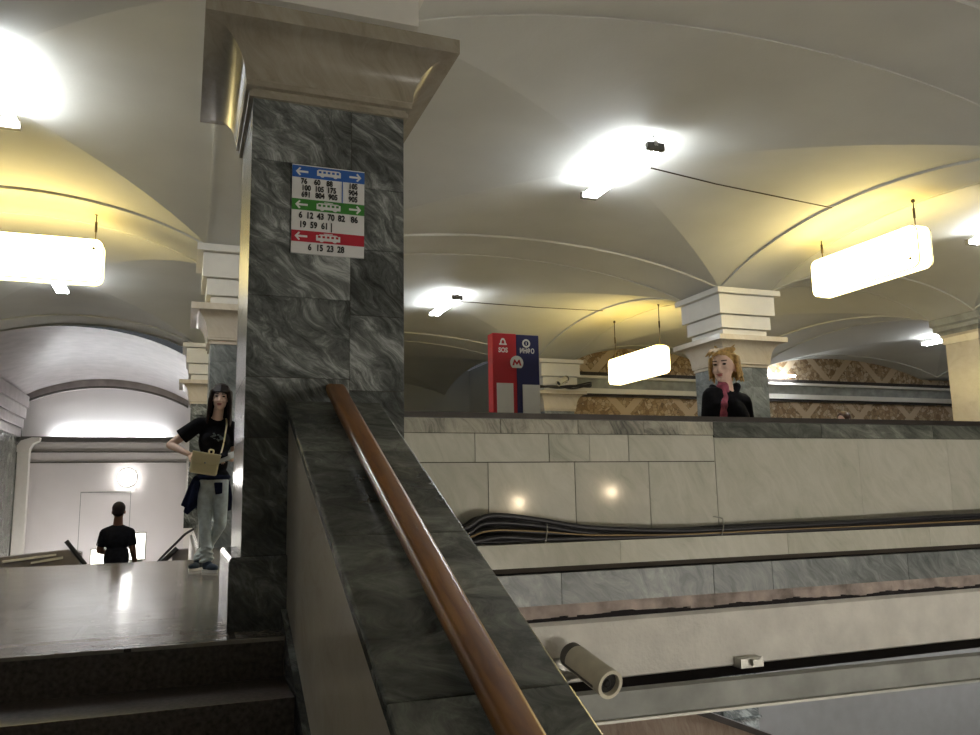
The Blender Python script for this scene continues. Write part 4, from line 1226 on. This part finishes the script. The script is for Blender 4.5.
# --- blonde woman walking behind the parapet, body turned to the left
LZ = FZ
Ld = thing('person', 'blonde woman in dark jacket and pink scarf walking behind the parapet', 'person', (4.1, 5.52, LZ))
hc = V(4.075, 5.46, 0.968); fd = V(-0.82, -0.57, 0)
ct = V(4.12, 5.50, 0)
sA, sB = V(3.905, 5.40, 0.715), V(4.325, 5.58, 0.695)
bm = NB()
P, rot = head(bm, hc, fd, 1.17)
cone(bm, hc + V(0.01, 0.01, -0.1), 0.058, ct + V(-0.01, 0, 0.76), 0.065)
rz = Matrix.Rotation(math.radians(22), 3, 'Z')
ball(bm, ct + V(0, 0, 0.54), (0.19, 0.11, 0.20), 3, rz); ball(bm, ct + V(0, 0, 0.26), (0.16, 0.11, 0.18), 3, rz); ball(bm, ct + V(0, 0, 0.10), (0.17, 0.12, 0.14), 3, rz)
eA, eB = V(3.84, 5.38, 0.40), V(4.43, 5.66, 0.40); wA, wB = V(3.80, 5.36, 0.17), V(4.40, 5.66, 0.15)
for a, e, w_, th in ((sA, eA, wA, 1), (sB, eB, wB, -1)):
    limb(bm, [(ct + V(0, 0, 0.71), 0.065), (a, 0.055), (e, 0.043), (w_, 0.03)])
    hand(bm, w_, w_ - e, V(0.6 * th, 0.5, 0), 0.6, 0.95, th)
for s in (-1, 1):
    limb(bm, [(ct + V(s * 0.06, s * 0.06, 0.06), 0.085), (ct + V(-0.05 - 0.09 * s, s * 0.05, -0.22), 0.055), (ct + V(-0.2 * s, s * 0.05, -0.56), 0.04)])
fuse('body', bm, M['skin'], Ld, 0.008, 3)
face_parts(P, rot, 1.17, Ld, M['hair_brown'])
# short wind-blown hair: crown, swept fringe, ragged back
bm = NB()
ball(bm, P(0, -0.030, 0.055), (0.100, 0.114, 0.098), 3, rot)
rc = random.Random(8)
for k in range(13):
    a = -0.078 + k * 0.013
    limb(bm, [(P(a, 0.035 - abs(a) * 0.3, 0.115), 0.020), (P(a * 1.1 + 0.01, 0.072 - abs(a) * 0.55, 0.105 + rc.uniform(-.012, .012)), 0.012), (P(a * 1.2 + 0.02, 0.086 - abs(a) * 0.7, 0.078 + rc.uniform(-.01, .01)), 0.006)])
for k in range(30):
    a = math.radians(78 + k * 7.0)
    sx_, fy_ = math.sin(a) * 0.088, math.cos(a) * 0.100
    q = rc.uniform(0.9, 1.25)
    limb(bm, [(P(sx_, fy_ - 0.02, 0.06), 0.022), (P(sx_ * 1.1, fy_ * 1.1 - 0.02, -0.01), 0.018), (P(sx_ * 1.15 * q, fy_ * 1.2 * q - 0.025, -0.075 + rc.uniform(-.03, .02)), 0.007)])
for k in range(10):
    a = rc.uniform(0, 2 * PI)
    limb(bm, [(P(0.05 * math.sin(a), 0.05 * math.cos(a) - 0.03, 0.12), 0.014), (P(0.085 * math.sin(a), 0.085 * math.cos(a) - 0.05, 0.150), 0.005)])
fuse('hair', bm, M['hair_blond'], Ld, 0.006, 1)
bm = NB()
ball(bm, ct + V(0, 0, 0.52), (0.245, 0.140, 0.225), 3, rz); ball(bm, ct + V(0, 0, 0.26), (0.20, 0.145, 0.20), 3, rz); ball(bm, ct + V(0, 0, 0.06), (0.20, 0.15, 0.14), 3, rz)
for a, e, w_ in ((sA, eA, wA), (sB, eB, wB)):
    limb(bm, [(ct + V(0, 0.01, 0.72), 0.085), (a, 0.080), (e, 0.070)]); flatcone(bm, e, 0.068, e + (w_ - e) * 0.9, 0.054)
cone(bm, ct + V(0.06, 0.02, 0.76), 0.06, ct + V(0.085, -0.02, 0.815), 0.035)
cone(bm, ct + V(-0.145, -0.07, 0.76), 0.045, ct + V(-0.17, -0.04, 0.80), 0.025)
fuse('jacket', bm, M['black_cloth'], Ld, 0.008, 3)
bm = NB()
fr = Vector(fd).normalized(); sd = fr.cross(V(0, 0, 1))
base = ct.copy()
fr2 = V(-0.80, -0.60, 0)
for q, (z, o, r_) in enumerate(((0.825, 0.045, 0.066), (0.77, 0.12, 0.066), (0.71, 0.172, 0.068), (0.65, 0.196, 0.070), (0.57, 0.205, 0.068), (0.48, 0.200, 0.064), (0.38, 0.185, 0.06))):
    ball(bm, base + fr2 * o + V(0.0, 0, z), (r_ * 1.15, r_ * 0.75, 0.07), 2, rz)
fuse('scarf', bm, M['pink_scarf'], Ld, 0.008, 2, label='muted pink scarf')
bm = NB()
for z, o in ((0.675, 0.205), (0.65, 0.212)): ball(bm, base + fr2 * o + V(0, 0, z), (0.066, 0.044, 0.022), 2, rz)
fuse('scarf_stripe', bm, M['blue_scarf'], Ld, 0.006, 2, label='pale blue stripe')
bm = NB()
for s in (-1, 1):
    limb(bm, [(ct + V(s * 0.06, s * 0.06, 0.02), 0.1), (ct + V(-0.05 - 0.09 * s, s * 0.05, -0.22), 0.072), (ct + V(-0.2 * s, s * 0.05, -0.57), 0.058)])
fuse('trousers', bm, M['dark_denim'], Ld, 0.008, 2)
for s in (-1, 1): shoe(ct + V(-0.2 * s, s * 0.05, 0), fd, Ld, 1.0, LZ)

# --- person behind the parapet at the right: only the top of the head clears it
Hd = thing('person', 'person hidden behind the parapet, only top of brown haired head showing at right', 'person', (8.68, 9.05, FZ))
hc = V(8.68, 9.0, 0.915)
bm = NB()
P, rot = head(bm, hc, V(-1, -0.3, 0), 1.0)
cone(bm, hc + V(0, 0, -0.09), 0.05, V(8.7, 9.0, 0.66), 0.055)
ball(bm, V(8.7, 9.0, 0.48), (0.11, 0.16, 0.19), 3); ball(bm, V(8.7, 9.0, 0.15), (0.11, 0.15, 0.2), 3)
for s in (-1, 1):
    limb(bm, [(V(8.7, 9.0, 0.6), 0.055), (V(8.7, 9.0 + s * 0.18, 0.58), 0.05), (V(8.68, 9.0 + s * 0.22, 0.30), 0.042), (V(8.60, 9.0 + s * 0.2, 0.08), 0.03)])
    hand(bm, V(8.60, 9.0 + s * 0.2, 0.08), V(-0.2, 0, -1), V(0, s, 0), 0.4, 0.95, s)
    limb(bm, [(V(8.7, 9.0 + s * 0.08, 0.05), 0.085), (V(8.7 - s * 0.06, 9.0 + s * 0.08, -0.25), 0.055), (V(8.7 - s * 0.12, 9.0 + s * 0.08, -0.57), 0.04)])
fuse('body', bm, M['skin'], Hd, 0.009, 2)
bm = NB(); ball(bm, P(0, -0.02, 0.035), (0.085, 0.1, 0.094), 3, rot); ball(bm, P(0, -0.05, -0.03), (0.08, 0.07, 0.09), 3, rot)
fuse('hair', bm, M['hair_brown'], Hd, 0.008, 1)
bm = NB(); ball(bm, V(8.7, 9.0, 0.46), (0.13, 0.185, 0.2), 3); ball(bm, V(8.7, 9.0, 0.15), (0.13, 0.17, 0.22), 3)
for s in (-1, 1): limb(bm, [(V(8.7, 9.0 + s * 0.18, 0.57), 0.07), (V(8.68, 9.0 + s * 0.22, 0.30), 0.06), (V(8.61, 9.0 + s * 0.2, 0.12), 0.045)])
fuse('jacket', bm, M['navy_cloth'], Hd, 0.009, 2)
bm = NB()
for s in (-1, 1): limb(bm, [(V(8.7, 9.0 + s * 0.08, 0.04), 0.1), (V(8.7 - s * 0.06, 9.0 + s * 0.08, -0.25), 0.07), (V(8.7 - s * 0.12, 9.0 + s * 0.08, -0.57), 0.058)])
fuse('trousers', bm, M['dark_denim'], Hd, 0.009, 2)
for s in (-1, 1): shoe(V(8.7 - s * 0.12, 9.0 + s * 0.08, 0), V(-1, 0, 0), Hd, 1.0, FZ)

# ------------------------------------------------------------------ things at the far end of the tunnel
def kiosk(x, y, z0, z1, wd, label):
    t = thing('lit_panel', label, 'lit panel', (x, y, z0))
    bm = NB(); box(bm, x - wd / 2 - 0.03, x + wd / 2 + 0.03, y, y + 0.15, z0 - 0.03, z1 + 0.03)
    obj('case', bm, M['metal'], t)
    bm = NB(); box(bm, x - wd / 2, x + wd / 2, y - 0.02, y, z0, z1)
    obj('lit_face', bm, M['kiosk_lit'], t)
    bm = NB(); box(bm, x - wd / 2 + 0.05, x + wd / 2 - 0.05, y + 0.02, y + 0.12, -2.95, z0 - 0.03)
    obj('post', bm, M['metal'], t)
kiosk(-1.15, 26.0, -1.72, -1.0, 0.42, 'tall lit cream panel to the right of the man on the stairs')
kiosk(-2.15, 26.0, -1.95, -1.42, 0.36, 'lit white panel partly hidden left of the man on the stairs')
# escalator balustrades
t = thing('escalator_rail', 'curved black escalator handrail right of the man, by the woman', 'handrail', (-0.1, 16, -2.95))
bm = NB(); tube(bm, spline([(-0.42, 16, -1.25), (-0.366, 16, -1.142), (-0.22, 16, -0.97), (-0.063, 16, -0.81), (0.08, 16, -0.66), (0.24, 16, -0.56)], 6), 0.022, 8)
obj('handrail', bm, M['cable'], t, smooth=True)
bm = NB(); tube(bm, [(-0.30, 16.05, -1.16), (-0.04, 16.05, -0.90)], 0.045, 8)
obj('brush_guard', bm, M['cable'], t, smooth=True)
bm = NB(); box(bm, -0.12, 0.15, 16.1, 16.4, -2.95, -0.93)
obj('end_newel', bm, M['escalator_grey'], t)
t = thing('escalator_balustrade', 'white striped escalator side with slanted dark bar left of the man', 'escalator side', (-2.2, 15, -2.95))
bm = NB(); prism(bm, [(-3.2, -0.93), (-1.65, -0.80), (-1.5, -0.86), (-1.5, -2.95), (-3.2, -2.95)], 1, 15.0, 15.3)
obj('panel', bm, M['escalator_grey'], t)
bm = NB(); prism(bm, [(-2.6, -0.93), (-1.85, -0.855), (-1.85, -0.885), (-2.6, -0.97)], 1, 14.97, 15.0); prism(bm, [(-2.2, -0.97), (-1.75, -0.90), (-1.75, -0.94), (-2.2, -1.0)], 1, 14.97, 15.0)
obj('white_stripe', bm, M['rubber_white'], t)
bm = NB(); tube(bm, [(-1.72, 15.0, -0.66), (-1.42, 15.0, -1.05)], 0.035, 8)
obj('slanted_bar', bm, M['cable'], t)
# faint service door outline in the end wall
bm = NB(); box(bm, -3.1, -1.58, 29.98, 30.0, 0.20, 0.24); box(bm, -3.1, -3.08, 29.99, 30.0, -2.0, 0.2); box(bm, -1.6, -1.58, 29.99, 30.0, -2.0, 0.2)
obj('door_1', bm, M['beam_grey'], kind='structure')
